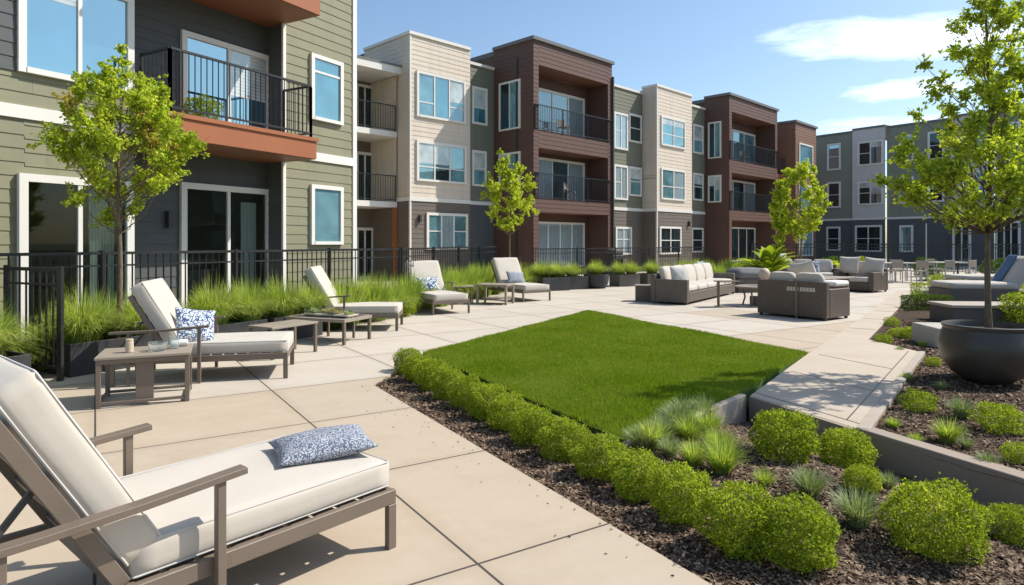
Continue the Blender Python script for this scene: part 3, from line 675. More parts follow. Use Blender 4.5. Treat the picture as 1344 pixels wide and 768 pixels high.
def tower(px1, d, back, ztop, z2=(2.86, 3.46), z3=(5.62, 6.40), zo=9.18, a0=None, px0=None, left_win=True, panes=('pane_curtain', 'pane_curtain', 'pane_curtain')):
    a0 = S(px0, d) if a0 is None else a0; a1 = S(px1, d); cw = .32; rd = d - 1.25
    w_ = MB()
    MF.wall(w_, a0, a0 + cw, 0, ztop, d); MF.wall(w_, a1 - cw, a1, 0, ztop, d)
    for z0, z1 in ((zo, ztop), (z3[0], z3[1]), (z2[0], z2[1])): MF.wall(w_, a0 + cw, a1 - cw, z0, z1, d)
    MF.ret(w_, a1, back, d, 0, ztop, False)
    MF.ret(w_, a0, back, d, 0, ztop, True)
    MF.ret(w_, a1 - cw, rd, d, 0, zo, True); MF.ret(w_, a0 + cw, rd, d, 0, zo, False)
    MF.wall(w_, a0 + cw, a1 - cw, 0, zo, rd)
    part(w_, 'brown_wall', 'siding_brown', b2)
    f = MB()
    for z0, z1 in ((z2[0], z2[1]), (z3[0], z3[1])):
        g_ = MB(); MF.box(g_, a0 + cw, a1 - cw, rd, d - .02, z0 + .002, z1 - .02); part(g_, 'balcony', 'fascia_brown', b2)
    MF.box(f, a0 + cw, a1 - cw, rd, d - .02, zo + .002, zo + .2); part(f, 'soffit', 'fascia_brown', b2)
    t = MB(); MF.box(t, a0 - .1, a1 + .1, back, d + .10, ztop, ztop + .14); part(t, 'roof_edge', 'roof_grey', b2)
    MF.box(ROOF, a0, a1, d - 8, d - .2, ztop - .2, ztop)
    sw = a0 + cw + 1.0; ew = a1 - cw - .3
    window(MF, b2, sw, ew, z3[1] + .02, 8.62, rd, [panes[0]] * 3, 3, fw=.12, name='balcony_door'); window(MF, b2, sw, ew, z2[1] + .02, 5.45, rd, [panes[1], 'pane_dark', panes[1]], 3, fw=.12, name='balcony_door')
    window(MF, b2, sw, ew, .35, 2.5, rd, [panes[2]] * 4, 4, fw=.10)
    for z in (z2[1], z3[1]): railing(MF, b2, a0 + cw * .2, a1 - cw * .2, d + .035, z - .04, 1.10, (None, None), .115, .018)
    if left_win:
        LFt = Face(MF.P(a0, back), (MF.n.x, MF.n.y)); W = d - back
        for z0, z1 in ((6.5, 8.65), (3.9, 5.5)):
            window(LFt, b2, W * .16, W * .70, z0, z1, .0, ['pane_dark', 'pane_blind'], 2, fw=.09)
    return a0, a1
t1a, t1b = tower(803, 0, -2.45, 10.2, a0=0)
d3 = -.9
g2a, g2b = block(0, 845, d3, 'siding_sage', 9.55, 'siding_taupe', a0=t1b)
mwin(805, 823, 6.35, 8.25, d3, panes='pane_curtain', cols=2, rail=[.5, None]); mwin(824.5, 841, 6.85, 8.35, d3, panes='pane_dark', rail=[.5])
mwin(805, 823, 3.75, 5.55, d3, panes='pane_curtain', cols=2, rail=[.5, None]); mwin(824.5, 841, 4.0, 5.55, d3, panes='pane_blind', rail=[.5])
mwin(807, 828, .9, 2.35, d3, panes='pane_curtain', cols=2, rail=[.55, .55])
a2, a3 = block(862, 908, 0.0, 'siding_beige', 9.85, left_to=d3)
mwin(867, 898.5, 6.75, 8.35, 0, panes=['pane_teal', 'pane_blind'], cols=2, rail=[.4, .4]); mwin(867, 898.5, 3.85, 5.55, 0, panes=['pane_blind', 'pane_curtain'], cols=2, rail=[.42, .42]); mwin(865, 893, .9, 2.4, 0, panes=['pane_dark', 'pane_dark'], cols=2, rail=[.5, .5])
t2a_guess = S(957, 1.2)
d4 = -.35
block(0, 0, d4, 'siding_sage', 9.45, 'siding_taupe', a0=a3, a1=t2a_guess)
mwin(908.5, 922, 6.75, 8.45, d4, panes='pane_blind', rail=[.5]); mwin(908.5, 922, 4.0, 5.6, d4, panes='pane_dark', rail=[.5]); mwin(907, 922, .95, 2.4, d4, panes='pane_dark', rail=[.5])
t2a, t2b = tower(1020, 1.2, d4, 10.1, px0=957, panes=('pane_blind', 'pane_curtain', 'pane_dark'))
# small rust end block
a4 = S(1044, 1.6); a5 = S(1071, 1.6)
mb = MB(); MF.wall(mb, a4, a5, 0, 9.6, 1.6); MF.ret(mb, a4, -1, 1.6, 0, 9.6, True); part(mb, 'rust_wall', 'siding_rust', b2)
mb = MB(); MF.box(mb, a4 - .1, a5 + .1, -1, 1.7, 9.6, 9.75); part(mb, 'roof_edge', 'roof_grey', b2)
mb = MB(); MF.wall(mb, t2b, a4, 0, 8.9, -.6); part(mb, 'recess_wall', 'siding_brown', b2)
for z in (3.2, 6.1):
    mb = MB(); MF.box(mb, t2b, a4, -.6, .9, z - .25, z); part(mb, 'balcony', 'fascia_rust', b2); railing(MF, b2, t2b, a4 - .05, .9, z, 1.05, (None, None), .15, .02)
mwin(1048, 1066, 6.4, 8.3, 1.6, panes='pane_blind', cols=1); mwin(1048, 1066, 3.7, 5.5, 1.6, panes='pane_blind', cols=1); mwin(1048, 1066, .6, 2.5, 1.6, panes='pane_curtain', cols=1)
mb = MB(); MF.box(mb, a5, a5 + .3, -9, 1.5, 0, 9.5); part(mb, 'end_wall', 'siding_brown', b2)
part(TRIM, 'trim', 'trim_white', b2); part(ROOF, 'roof', 'roof_grey', b2)
mb = MB(); 
for px in (655.5, 668): 
    if px > 660: MF.box(mb, -.06, .0, -1.0, -.92, .2, 9.6)
MF.box(mb, t1b - .02, t1b + .07, .02, .1, 0, 9.6); part(mb, 'downpipe', 'dark_frame', b2)
fix(b2)

# ---------------------------------------------------------------- far right building
RF = Face((24.0, 51.0), (.6, -.8)); RS = RF.S
b3 = thing('apartment_building', 'shaded grey and dark green apartment building closing the courtyard at the right', 'building', (30, 48, 0))
secs = [(1072, 1121, 'siding_green', 0, 9.8), (1121, 1162, 'siding_pale', .25, 9.9), (1162, 1250, 'siding_green', 0, 9.8), (1250, 1305, 'siding_pale', .25, 9.9), (1305, 1420, 'siding_green', 0, 9.8), (1420, 2100, 'siding_pale', .25, 9.9), (2100, 5200, 'siding_green', 0, 9.8)]
tr = MB(); rf = MB()
prev = RS(1072) - 3
for p0, p1, mt, d, zt in secs:
    x0 = prev; x1 = RS(p1, d); up = MB(); dn = MB()
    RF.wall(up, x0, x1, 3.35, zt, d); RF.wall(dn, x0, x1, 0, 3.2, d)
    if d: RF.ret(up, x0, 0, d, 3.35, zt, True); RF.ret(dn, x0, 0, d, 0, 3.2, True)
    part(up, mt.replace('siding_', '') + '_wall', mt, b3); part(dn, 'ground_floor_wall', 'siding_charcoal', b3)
    RF.box(tr, x0, x1 - .002, d - .1, d + .05, 3.2, 3.35); RF.box(rf, x0, x1 - .002, d - 6, d + .08, zt, zt + .14); prev = x1
part(tr, 'trim', 'trim_white', b3); part(rf, 'roof_edge', 'roof_grey', b3)
mb = MB(); e0 = RF.P(RS(1072) - 3, 0); RF.box(mb, RS(1072) - 3, RS(1072) - 2.8, -8, 0, 0, 9.8); part(mb, 'end_wall', 'siding_green', b3)
def rwin(p0, p1, z0, z1, d, pn, cols=1, rail=None): return window(RF, b3, RS(p0, d), RS(p1, d), z0, z1, d, pn, cols, fw=.14, rail=rail)
for z0, z1 in ((7.1, 9.15), (4.2, 6.2)):
    rwin(1086, 1104, z0, z1, 0, 'pane_blue' if z0 > 6 else 'pane_dark', 1, [.5]); rwin(1126, 1160, z0 + .1, z1 - .15, .25, ['pane_dark', 'pane_blue'], 2, [.5, None])
    rwin(1180, 1200, z0 + .1, z1, 0, 'pane_blind', 1, [.5]); rwin(1218, 1240, z0 + .1, z1, 0, 'pane_dark', 1, [.5]); rwin(1262, 1296, z0, z1, .25, ['pane_dark', 'pane_blind'], 2, [.5, .5]); rwin(1315, 1340, z0, z1, 0, 'pane_dark', 1, [.5])
rwin(1085, 1103.5, .9, 2.75, 0, 'pane_dark', 1, [.5]); rwin(1122.5, 1158, .85, 2.8, .25, ['pane_dark', 'pane_dark'], 2, [.5, .5]); rwin(1181, 1199, .85, 2.75, 0, 'pane_blind', 1)
rwin(1250.5, 1275, .1, 2.8, .25, ['pane_dark', 'pane_room'], 2); rwin(1306, 1340, .1, 2.9, 0, ['pane_dark', 'pane_dark', 'pane_dark'], 3)
for p0, p1 in ((1450, 1500), (1560, 1620), (1750, 1850), (1950, 2050), (2250, 2400), (2700, 2950), (3300, 3700)):
    for z0, z1 in ((.8, 2.6), (4.3, 6.2), (7.2, 9.1)): rwin(p0, p1, z0, z1, .25 if p0 < 2100 else 0, ['pane_dark', 'pane_blind'], 2)
fix(b3)
# projecting dark pavilion / pergola in front of the right building
pg = thing('pergola', 'dark flat roofed pergola with slim pale posts in front of the right building', 'pergola', (*G(1268, 344), 0))
mb = MB(); x0, x1, yy = 15.2, 22.5, 26.0
pm = MB()
for k in range(6):
    x = .2 + k * 1.35; pm.box((x - 2, 6.2 - k * .28 * 3, 1.5), (.09, .09, 3.0)); 
part(pm, 'post', 'trim_white', pg)
mb = MB(); mb.prism([(-2.1, 6.4), (5.4, 1.9), (6.6, 3.9), (-.9, 8.4)], 3.0, 3.22); part(mb, 'canopy', 'dark_frame', pg)
# ================================================================== furniture
def leg_part(parent, x, y, z0, z1, w=.045, d=.03, mat='taupe_metal', name='leg', bevel=.003):
    return MB().b2(x - w / 2, x + w / 2, y - d / 2, y + d / 2, z0, z1).build(name, mat, parent, bevel=bevel)
def make_lounger(label, arms=True, ang=60, width=.86):
    t = thing('chaise_lounge', label, 'lounge chair', group='cream cushioned chaise lounges around the patio')
    hw = width / 2; hx = -1.24; Lb = .78; a = R(ang)
    f = MB()
    for s in (-1, 1): f.b2(-1.86, 0, s * hw - .016, s * hw + .016, .225, .295)
    for x in (-.016, -1.22, -1.84): f.b2(x - .016, x + .016, -hw + .017, hw - .017, .226, .292)
    for i in range(9): x = -.12 - i * .13; f.b2(x - .052, x + .052, -hw + .018, hw - .018, .272, .286)
    f.build('frame', 'taupe_metal', t, bevel=.003)
    for s in (-1, 1):
        leg_part(t, -.024, s * (hw + .0), 0, .224, .05, .034)
        leg_part(t, -1.79, s * (hw + .0), 0, .224, .05, .034)
    bx, bz = -math.cos(a), math.sin(a)
    up = (math.sin(a), 0, math.cos(a))
    fr = MB()
    for s in (-1, 1): fr.bar((hx, s * (hw - .045), .29), (hx + bx * Lb, s * (hw - .045), .29 + bz * Lb), .03, .055, up)
    for k in (.06, .3, .55, .8): fr.bar((hx + bx * Lb * k * 1.2, -hw + .05, .29 + bz * Lb * k * 1.2), (hx + bx * Lb * k * 1.2, hw - .05, .29 + bz * Lb * k * 1.2), .05, .02, up)
    fr.build('backrest', 'taupe_metal', t, bevel=.003)
    for s in (-1, 1): MB().bar((hx + bx * .5, s * (hw - .1), .28 + bz * .5), (hx - .62, s * (hw - .1), .25), .02, .02).build('strut', 'dark_frame', t)
    cushion('seat_cushion', 'cushion_cream', (1.22, width - .05, .135), t, (-.61, 0, .366), r=.022, puff=.008, seed=1)
    cx_, cz_ = hx + bx * .41 + math.sin(a) * .09, .335 + bz * .41 + math.cos(a) * .09
    cushion('back_cushion', 'cushion_cream', (.82, width - .05, .15), t, (cx_ - .0, 0, cz_ - .0), (0, a, 0), r=.025, puff=.010, seed=4)
    if arms:
        for s in (-1, 1):
            y = s * (hw + .045)
            ar = MB(); pts = [(-.82, .625), (-.96, .614), (-1.2, .596), (-1.5, .582), (-1.8, .576)]
            for (x0, z0), (x1, z1) in zip(pts[:-1], pts[1:]): ar.bar((x0, y, z0), (x1 - .004, y, z1), .06, .026)
            ao = ar.build('armrest', 'taupe_metal', t, bevel=.002)
            leg_part(ao, -.92, y, 0, .608, .036, .034, name='arm_post'); leg_part(ao, -1.62, y, 0, .568, .03, .03, name='arm_post')
    return t
lg = make_lounger('nearest cream chaise lounge with brown metal arms and a blue pillow at its foot')
place(lg, False, (-.93, 3.58, 0), R(50), lg['label'])
place(lg, True, (-2.66, 7.80, 0), R(14), 'cream chaise lounge with a blue floral cushion against its backrest, beside the slatted end table')
place(lg, True, (-2.02, 11.75, 0), R(4), 'cream chaise lounge without any pillow, behind the glass topped coffee table with succulents', skip=())
place(lg, True, (-1.30, 13.95, 0), R(-58), 'cream chaise lounge with blue and white lumbar pillow, fourth from the viewer')
place(lg, True, (.66, 16.95, 0), R(-56), 'farthest cream chaise lounge of the left row, armless, before the tall grasses', skip=('armrest',))

pillow('blue and white woven pillow lying flat at the foot of the nearest chaise lounge', 'pillow_weave', .50, .36, .12, (-1.00, 3.42, .485), (R(3), R(-3), R(28)), 3)
pillow('blue floral square cushion leaning on the second chaise lounge', 'pillow_floral', .44, .44, .15, (-3.60, 7.36, .60), (R(58), R(10), R(40)), 5)
pillow('blue and white speckled lumbar pillow leaning on the chaise with the corner armrests', 'pillow_block', .56, .34, .14, (-1.92, 14.86, .60), (R(62), 0, R(38)), 6)
pillow('pale blue crumpled pillow on the farthest left chaise lounge', 'pillow_weave', .56, .36, .15, (.10, 17.75, .58), (R(58), R(6), R(30)), 8)

# end table with slab leg and floor ring (between the two nearest lounges)
t = thing('end_table', 'pale taupe metal end table holding a candle and glass bowl beside the second chaise', 'side table', (-3.62, 6.42, 0), R(24))
MB().b2(-.40, .40, -.30, .30, .452, .478).build('tabletop', 'taupe_light', t, bevel=.004)
MB().b2(-.39, .39, -.29, .29, .41, .451).build('apron', 'taupe_metal', t, bevel=.003)
for x, y in ((-.37, -.27), (.37, -.27), (-.37, .27), (.37, .27)): leg_part(t, x, y, 0, .41, .04, .04)
MB().b2(-.07, .08, -.25, -.21, .03, .409).build('leg_panel', 'taupe_metal', t, bevel=.003)
mb = MB(); mb.b2(-.349, .349, -.285, -.255, .03, .055); mb.b2(-.349, .349, .255, .285, .03, .055); mb.b2(-.385, -.355, -.249, .249, .03, .055); mb.b2(.355, .385, -.249, .249, .03, .055); mb.build('stretcher', 'taupe_metal', t, bevel=.002)
c = MB().lathe([(.032, 0), (.036, .004), (.035, .10), (.030, .105), (.030, .112), (.034, .113), (.034, .130), (.001, .132)], 20).build('candle', 'candle', None, (-3.72, 6.30, .479), smooth=True)
tag(c, 'beige pillar candle standing on the end table', 'candle')
g = MB().lathe([(.05, 0), (.075, .01), (.085, .05), (.088, .085), (.083, .085), (.079, .05), (.07, .018), (.001, .014)], 24).build('glass_bowl', 'clear_glass', None, (-3.50, 6.40, .479), smooth=True); tag(g, 'low clear glass bowl on the end table', 'bowl')
g = MB().lathe([(.038, 0), (.04, .004), (.046, .13), (.043, .13), (.037, .012), (.001, .01)], 20).build('drinking_glass', 'clear_glass', None, (-3.40, 6.52, .479), smooth=True); tag(g, 'clear drinking glass behind the bowl on the end table', 'glass')
g = MB().tube([(-.08, 0, .036), (-.07, 0, .036), (.07, .01, .036), (.08, .01, .036)], [.028, .036, .036, .027], 14).build('rolled_towel', 'white_cloth', None, (-3.42, 6.66, .479), R(30), smooth=True); tag(g, 'small rolled white towel on the end table', 'towel')

# coffee table with glass top
t = thing('coffee_table', 'low taupe coffee table with dark glass top and succulents in front of the third chaise', 'coffee table', (-2.92, 10.28, 0), R(-22))
mb = MB(); mb.b2(-.58, .58, -.36, -.30, .335, .385); mb.b2(-.58, .58, .30, .36, .335, .385); mb.b2(-.58, -.52, -.298, .298, .335, .385); mb.b2(.52, .58, -.298, .298, .335, .385); mb.build('frame', 'taupe_light', t, bevel=.003)
MB().b2(-.518, .518, -.298, .298, .36, .374).build('tabletop', 'stone_dark', t)
for x, y in ((-.55, -.33), (.55, -.33), (-.55, .33), (.55, .33)): leg_part(t, x, y, 0, .334, .045, .045)
for x in (-.25, .25): leg_part(t, x, .33, 0, .334, .035, .035)
# terrarium tray and succulents
t = thing('glass_tray', 'long clear glass tray holding the succulents on the coffee table', 'tray', (-2.86, 10.30, .386), R(-22))
mb = MB(); mb.b2(-.42, .42, -.15, .15, 0, .006); mb.b2(-.42, .42, -.155, -.149, .006, .10); mb.b2(-.42, .42, .149, .155, .006, .10); mb.build('glass_wall', 'clear_glass', t)
MB().b2(-.40, .40, -.14, .14, .007, .03).build('gravel', 'candle', t)
def succulent(label, loc, r, mat, n=26, seed=0):
    rs_ = random.Random(seed); V = []; F = []
    for i in range(n):
        k = i / n; th = i * 2.4; el = R(15 + 62 * k); l = r * (1 - .45 * k) * rs_.uniform(.85, 1.15); wd = l * .26
        d = Vector((math.cos(th) * math.cos(el), math.sin(th) * math.cos(el), math.sin(el))); s = Vector((-math.sin(th), math.cos(th), 0)); u_ = s.cross(d)
        b = len(V); V += [tuple(d * l * .08), tuple(d * l * .55 + s * wd - u_ * wd * .3), tuple(d * l), tuple(d * l * .55 - s * wd - u_ * wd * .3), tuple(d * l * .5 + u_ * wd * .45)]
        F += [(b, b + 1, b + 4), (b + 1, b + 2, b + 4), (b + 2, b + 3, b + 4), (b + 3, b, b + 4)]
    return tag(link('succulent', fast_mesh('succulent', V, F, mat), None, loc), label, 'succulent', 'succulents in the glass tray')
cs, sn = math.cos(R(-22)), math.sin(R(-22))
def tr_(x, y): return (-2.86 + x * cs - y * sn, 10.30 + x * sn + y * cs, .412)
succulent('spiky pale green succulent at the left end of the glass tray', tr_(-.30, 0), .15, 'leaf_sage', 40, 1)
succulent('broad straw coloured succulent second from the left in the tray', tr_(-.12, .03), .13, 'leaf_straw', 34, 2)
succulent('tall pinkish straw succulent in the middle of the tray', tr_(.08, -.02), .17, 'leaf_straw', 46, 3)
succulent('small pale succulent at the right end of the glass tray', tr_(.31, .0), .12, 'leaf_sage', 30, 4)

# tables between the far lounges
t = thing('end_table', 'weathered taupe side table with two shelves left of the farthest chaise', 'side table', (-.42, 16.35, 0), R(-20))
MB().b2(-.42, .42, -.30, .30, .46, .50).build('tabletop', 'taupe_light', t, bevel=.004)
for x, y in ((-.38, -.26), (.38, -.26), (-.38, .26), (.38, .26)): leg_part(t, x, y, 0, .459, .055, .055, 'taupe_light')
MB().b2(-.35, .35, -.27, .27, .10, .125).build('shelf', 'taupe_light', t, bevel=.003)
t = thing('end_table', 'small low taupe table in the shade behind the lumbar pillow chaise', 'side table', (-1.25, 16.4, 0), R(10))
MB().b2(-.26, .26, -.26, .26, .42, .45).build('tabletop', 'taupe_light', t, bevel=.004)
for x, y in ((-.22, -.22), (.22, -.22), (-.22, .22), (.22, .22)): leg_part(t, x, y, 0, .419, .04, .04)
t = thing('end_table', 'low taupe table behind the second chaise in front of the fountain grass planter', 'side table', (-3.15, 8.95, 0), R(60))
MB().b2(-.40, .40, -.24, .24, .40, .43).build('tabletop', 'taupe_light', t, bevel=.004)
for x, y in ((-.37, -.21), (.37, -.21), (-.37, .21), (.37, .21)): leg_part(t, x, y, 0, .399, .04, .04)

# ---------------------------------------------------------------- sofas
def sofa(label, W, Dp, loc, rz, n=2, back=True, arms=(True, True), mat='wicker_brown', ncush=None, backh=.74, name='wicker_sofa', cat='sofa', cuts=True):
    t = thing(name, label, cat, loc, rz, 'dark wicker seating with cream cushions')
    aw = .16; x0 = -W / 2 + (aw if arms[0] else 0); x1 = W / 2 - (aw if arms[1] else 0)
    MB().b2(x0 + .001, x1 - .001, -Dp / 2, Dp / 2 - .13, .06, .30).build('seat_base', mat, t, bevel=.006)
    if back: MB().b2(-W / 2, W / 2, Dp / 2 - .128, Dp / 2, .05, backh).build('backrest', mat, t, bevel=.012)
    if arms[0]: MB().b2(-W / 2, -W / 2 + aw - .001, -Dp / 2, Dp / 2 - .13, .05, .62).build('armrest', mat, t, bevel=.012)
    if arms[1]: MB().b2(W / 2 - aw + .001, W / 2, -Dp / 2, Dp / 2 - .13, .05, .62).build('armrest', mat, t, bevel=.012)
    for x in (-W / 2 + .06, W / 2 - .06):
        for y in (-Dp / 2 + .05, Dp / 2 - .06): MB().b2(x - .025, x + .025, y - .025, y + .025, 0, .055).build('leg', 'dark_frame', t)
    n = ncush or n; wc = (x1 - x0) / n
    for i in range(n):
        cushion('seat_cushion', 'cushion_cream', (wc - .012, Dp - .18, .15), t, (x0 + wc * (i + .5), -.06, .38), r=.05, puff=.018, seed=i + 11, piping=False)
        if back: cushion('back_cushion', 'cushion_cream', (wc - .02, .18, .46), t, (x0 + wc * (i + .5), Dp / 2 - .25, .675), (R(-12), 0, 0), r=.07, puff=.03, seed=i + 31, piping=False)
    return t
sa = sofa('long cream cushioned wicker sofa with its side towards the lawn, beside the woven cube', 4.3, .95, (5.11, 17.95, 0), R(56), 5, mat='wicker_grey')
pillow('blue and white block print pillow near the far end of the long sofa', 'pillow_block', .50, .50, .16, (5.62, 19.2, .74), (R(75), 0, R(52)), 11)
pillow('plain slate blue pillow at the far corner of the long sofa', 'blue_cloth', .48, .48, .16, (5.95, 19.6, .72), (R(72), R(5), R(60)), 12)
pillow('striped cream loose pillow standing on the near end of the long sofa', 'cushion_grey', .5, .5, .18, (4.22, 16.35, .70), (R(78), 0, R(20)), 13)
sb = sofa('dark wicker loveseat seen from behind, closest of the lounge group, with slotted back', 1.5, .95, (6.08, 13.55, 0), R(126.9), 2, backh=.76)
mb = MB()
for k in range(9): mb.b2(-.52 + k * .065 if k < 5 else -.50 + k * .065, -.47 + k * .065 if k < 5 else -.45 + k * .065, .475, .482, .56, .64)
mb.build('slot', 'cushion_cream', sb); MB().b2(-.16, -.12, .477, .50, .02, .74).build('back_post', 'taupe_metal', sb)
pillow('big rounded cream pillow on top of the nearest wicker loveseat', 'cushion_cream', .62, .52, .26, (6.28, 13.92, .88), (R(70), R(8), R(115)), 14)
g = cushion('folded_blanket', 'white_cloth', (.55, .34, .10), None, (6.60, 13.25, .71), (0, 0, R(36)), r=.04, puff=.01, piping=False); tag(g, 'folded white blanket lying over the arm of the nearest loveseat', 'blanket')
sc_ = sofa('dark wicker armchair heaped with cream pillows, right of the lounge group by the walkway', 1.25, 1.0, (11.05, 20.55, 0), R(-53), 1, backh=.72, name='wicker_armchair', cat='armchair')
pillow('large round cream pillow at the left of the walkway armchair', 'cushion_cream', .62, .56, .28, (10.80, 20.75, .82), (R(75), 0, R(-48)), 15)
pillow('cream pillow leaning at the right side of the walkway armchair', 'cushion_cream', .60, .54, .26, (11.35, 20.30, .80), (R(75), R(6), R(-40)), 16)
sdd = sofa('far cream cushioned wicker sofa facing the lounge group, left of the pillow armchair', 2.3, .95, (10.55, 23.4, 0), R(-15), 3)
pillow('tall rounded cream pillow at the left arm of the far sofa', 'cushion_cream', .6, .6, .28, (9.65, 23.5, .86), (R(78), 0, R(-10)), 17)
pillow('blue grey striped pillow in the middle of the far sofa', 'pillow_block', .5, .4, .15, (10.7, 23.1, .68), (R(75), 0, R(-15)), 18)
sofa('left corner wicker sofa far behind the round table, with a dark back', 1.5, .9, (9.0, 22.6, 0), R(55), 2)

# woven cube beside sofa A
t = thing('woven_cube', 'dark woven storage cube with pale lid left of the long sofa', 'side table', (3.52, 17.05, 0), R(-20))
MB().b2(-.24, .22, -.22, .22, .0, .40).build('body', 'wicker_grey', t, bevel=.008); MB().b2(-.27, .26, -.24, .24, .402, .43).build('lid', 'taupe_light', t, bevel=.004)
# round table and C table
t = thing('round_table', 'round stone topped coffee table on a curved metal base beside the long sofa', 'coffee table', (6.05, 15.9, 0))
MB().lathe([(.001, .44), (.52, .44), (.55, .455), (.55, .475), (.53, .48), (.001, .48)], 40).build('tabletop', 'taupe_light', t, smooth=True)
MB().lathe([(.40, .41), (.42, .41), (.42, .438), (.40, .438), (.001, .438)], 32).build('apron', 'taupe_metal', t)
for k in range(4):
    th = R(45 + 90 * k); MB().tube([(math.cos(th) * .40, math.sin(th) * .40, .41), (math.cos(th) * .34, math.sin(th) * .34, .2), (math.cos(th) * .40, math.sin(th) * .40, 0)], .022, 8).build('leg', 'taupe_metal', t, smooth=True)
MB().b2(-.16, .16, -.16, .16, .0, .22).build('base_box', 'stone_dark', t, bevel=.01)
t = thing('side_table', 'slim c shaped metal side table at the front of the long sofa', 'side table', (5.16, 15.55, 0), R(10))
MB().b2(-.25, .25, -.2, .2, .60, .625).build('tabletop', 'taupe_metal', t, bevel=.003); leg_part(t, -.22, 0, .02, .60, .05, .05); MB().b2(-.25, .22, -.18, .18, 0, .02).build('foot', 'taupe_metal', t)
t = thing('ornament', 'pale stone ball ornament on a stepped foot standing on the round coffee table', 'ornament', (6.22, 15.95, .481))
MB().lathe([(.15, 0), (.16, .03), (.12, .07), (.06, .11), (.05, .15)], 24).build('foot', 'taupe_light', t, smooth=True)
MB().lathe([(.05, .151), (.10, .18), (.135, .25), (.135, .32), (.10, .39), (.04, .43), (.001, .435)], 24).build('ball', 'candle', t, smooth=True)
t = thing('coffee_table', 'wide pale topped coffee table between the wicker seats of the lounge group', 'coffee table', (8.3, 17.6, 0), R(35))
MB().b2(-1.0, 1.0, -.5, .5, .56, .60).build('tabletop', 'taupe_light', t, bevel=.006)
for x in (-.85, .85): MB().b2(x - .04, x + .04, -.4, .4, 0, .56).build('leg', 'taupe_metal', t)
# domed ottoman
t = thing('fire_pit', 'dark box shaped fire pit under a grey domed cover beyond the long sofa', 'fire pit', (7.35, 20.3, 0), R(10))
MB().b2(-.5, .5, -.4, .4, 0, .42).build('base', 'wicker_grey', t, bevel=.01)
cushion('cover', 'grey_cloth', (1.06, .86, .28), t, (0, 0, .56), r=.13, puff=.06, piping=False)

# ---------------------------------------------------------------- dining sets
def dining_chair(label, first=None):
    t = thing('dining_chair', label, 'chair', group='metal dining chairs at the far tables')
    MB().b2(-.22, .22, -.22, .22, .43, .46).build('seat', 'taupe_light', t, bevel=.004)
    mb = MB(); mb.b2(-.22, .22, .20, .225, .56, .84); mb.build('backrest', 'taupe_light', t, bevel=.004)
    for x in (-.20, .20):
        MB().b2(x - .014, x + .014, -.214, -.186, 0, .43).build('leg', 'chrome_grey', t); MB().b2(x - .014, x + .014, .186, .214, 0, .86).build('leg', 'chrome_grey', t)
    return t
def dining_table(label, loc, rz, w=1.5, d=.85):
    t = thing('dining_table', label, 'table', loc, rz, 'far metal dining tables')
    MB().b2(-w / 2, w / 2, -d / 2, d / 2, .72, .75).build('tabletop', 'pale_concrete', t, bevel=.004)
    for x in (-w / 2 + .06, w / 2 - .06):
        for y in (-d / 2 + .06, d / 2 - .06): MB().b2(x - .02, x + .02, y - .02, y + .02, 0, .72).build('leg', 'chrome_grey', t)
dining_table('pale topped metal dining table right behind the walkway armchair', (15.1, 25.4, 0), R(5))
dining_table('grey dining table right of the thin pole at the far end', (17.6, 26.3, 0), R(12), 1.7)
dc = dining_chair('x'); spots = [((14.6, 24.75), 182, 'front left metal chair at the dining table behind the armchair'), ((15.6, 24.8), 175, 'front right metal chair at the dining table behind the armchair'), ((14.7, 26.1), 3, 'rear left metal chair at the dining table behind the armchair'), ((15.6, 26.2), -6, 'rear right metal chair at the dining table behind the armchair'),
         ((17.1, 25.55), 190, 'front left metal chair at the far table right of the pole'), ((18.1, 25.75), 200, 'front right metal chair at the far table right of the pole'), ((17.6, 27.0), 12, 'metal chair behind the far table right of the pole')]
for i, (p, a, lb) in enumerate(spots): place(dc, i > 0, (*p, 0), R(a), lb)
t = thing('umbrella_pole', 'thin bare metal umbrella pole on a flat base between the far dining tables', 'pole', (16.5, 25.8, 0))
MB().lathe([(.28, 0), (.28, .05), (.04, .07), (.04, .1)], 20).build('base', 'stone_dark', t); MB().tube([(0, 0, .1), (0, 0, 2.3)], .022, 8).build('pole', 'chrome_grey', t)

# ---------------------------------------------------------------- right side daybeds and blocks
t = thing('daybed', 'brown wicker daybed with cream mattress and raised backrest behind the big pot', 'daybed', (11.55, 15.95, 0), R(-8))
MB().b2(-.95, .95, -.55, .55, .04, .42).build('base', 'wicker_grey', t, bevel=.02)
cushion('mattress', 'cushion_cream', (1.5, 1.05, .16), t, (-.2, 0, .50), r=.06, puff=.02)
cushion('back_cushion', 'cushion_cream', (.9, 1.0, .20), t, (.72, 0, .80), (0, R(-58), 0), r=.07, puff=.03)
g = cushion('draped_towel', 'blue_cloth', (.86, .34, .035), None, (12.13, 15.98, .87), (0, R(-58), R(-8)), r=.015, puff=.006, piping=False); tag(g, 'slate blue towel draped over the daybed backrest behind the big pot', 'towel')
t = thing('daybed', 'second cream daybed with sloping back farther behind at the right edge', 'daybed', (15.4, 20.4, 0), R(-4))
MB().b2(-1.5, 1.2, -.5, .5, .10, .36).build('base', 'wicker_grey', t, bevel=.02)
cushion('mattress', 'cushion_cream', (2.2, .98, .16), t, (-.35, 0, .44), r=.06, puff=.02); cushion('back_cushion', 'cushion_cream', (.95, .95, .18), t, (.95, 0, .72), (0, R(-50), 0), r=.07, puff=.03)
t = thing('stone_bench', 'long dark stone bench block between the big pot and the daybed', 'bench', (9.65, 12.9, 0), R(-6))
MB().b2(-1.05, 1.25, -.42, .42, -.04, .27).build('block', 'stone_dark', t, bevel=.012); MB().b2(-1.08, 1.28, -.45, .45, .272, .33).build('seat', 'kerb_concrete', t, bevel=.006)
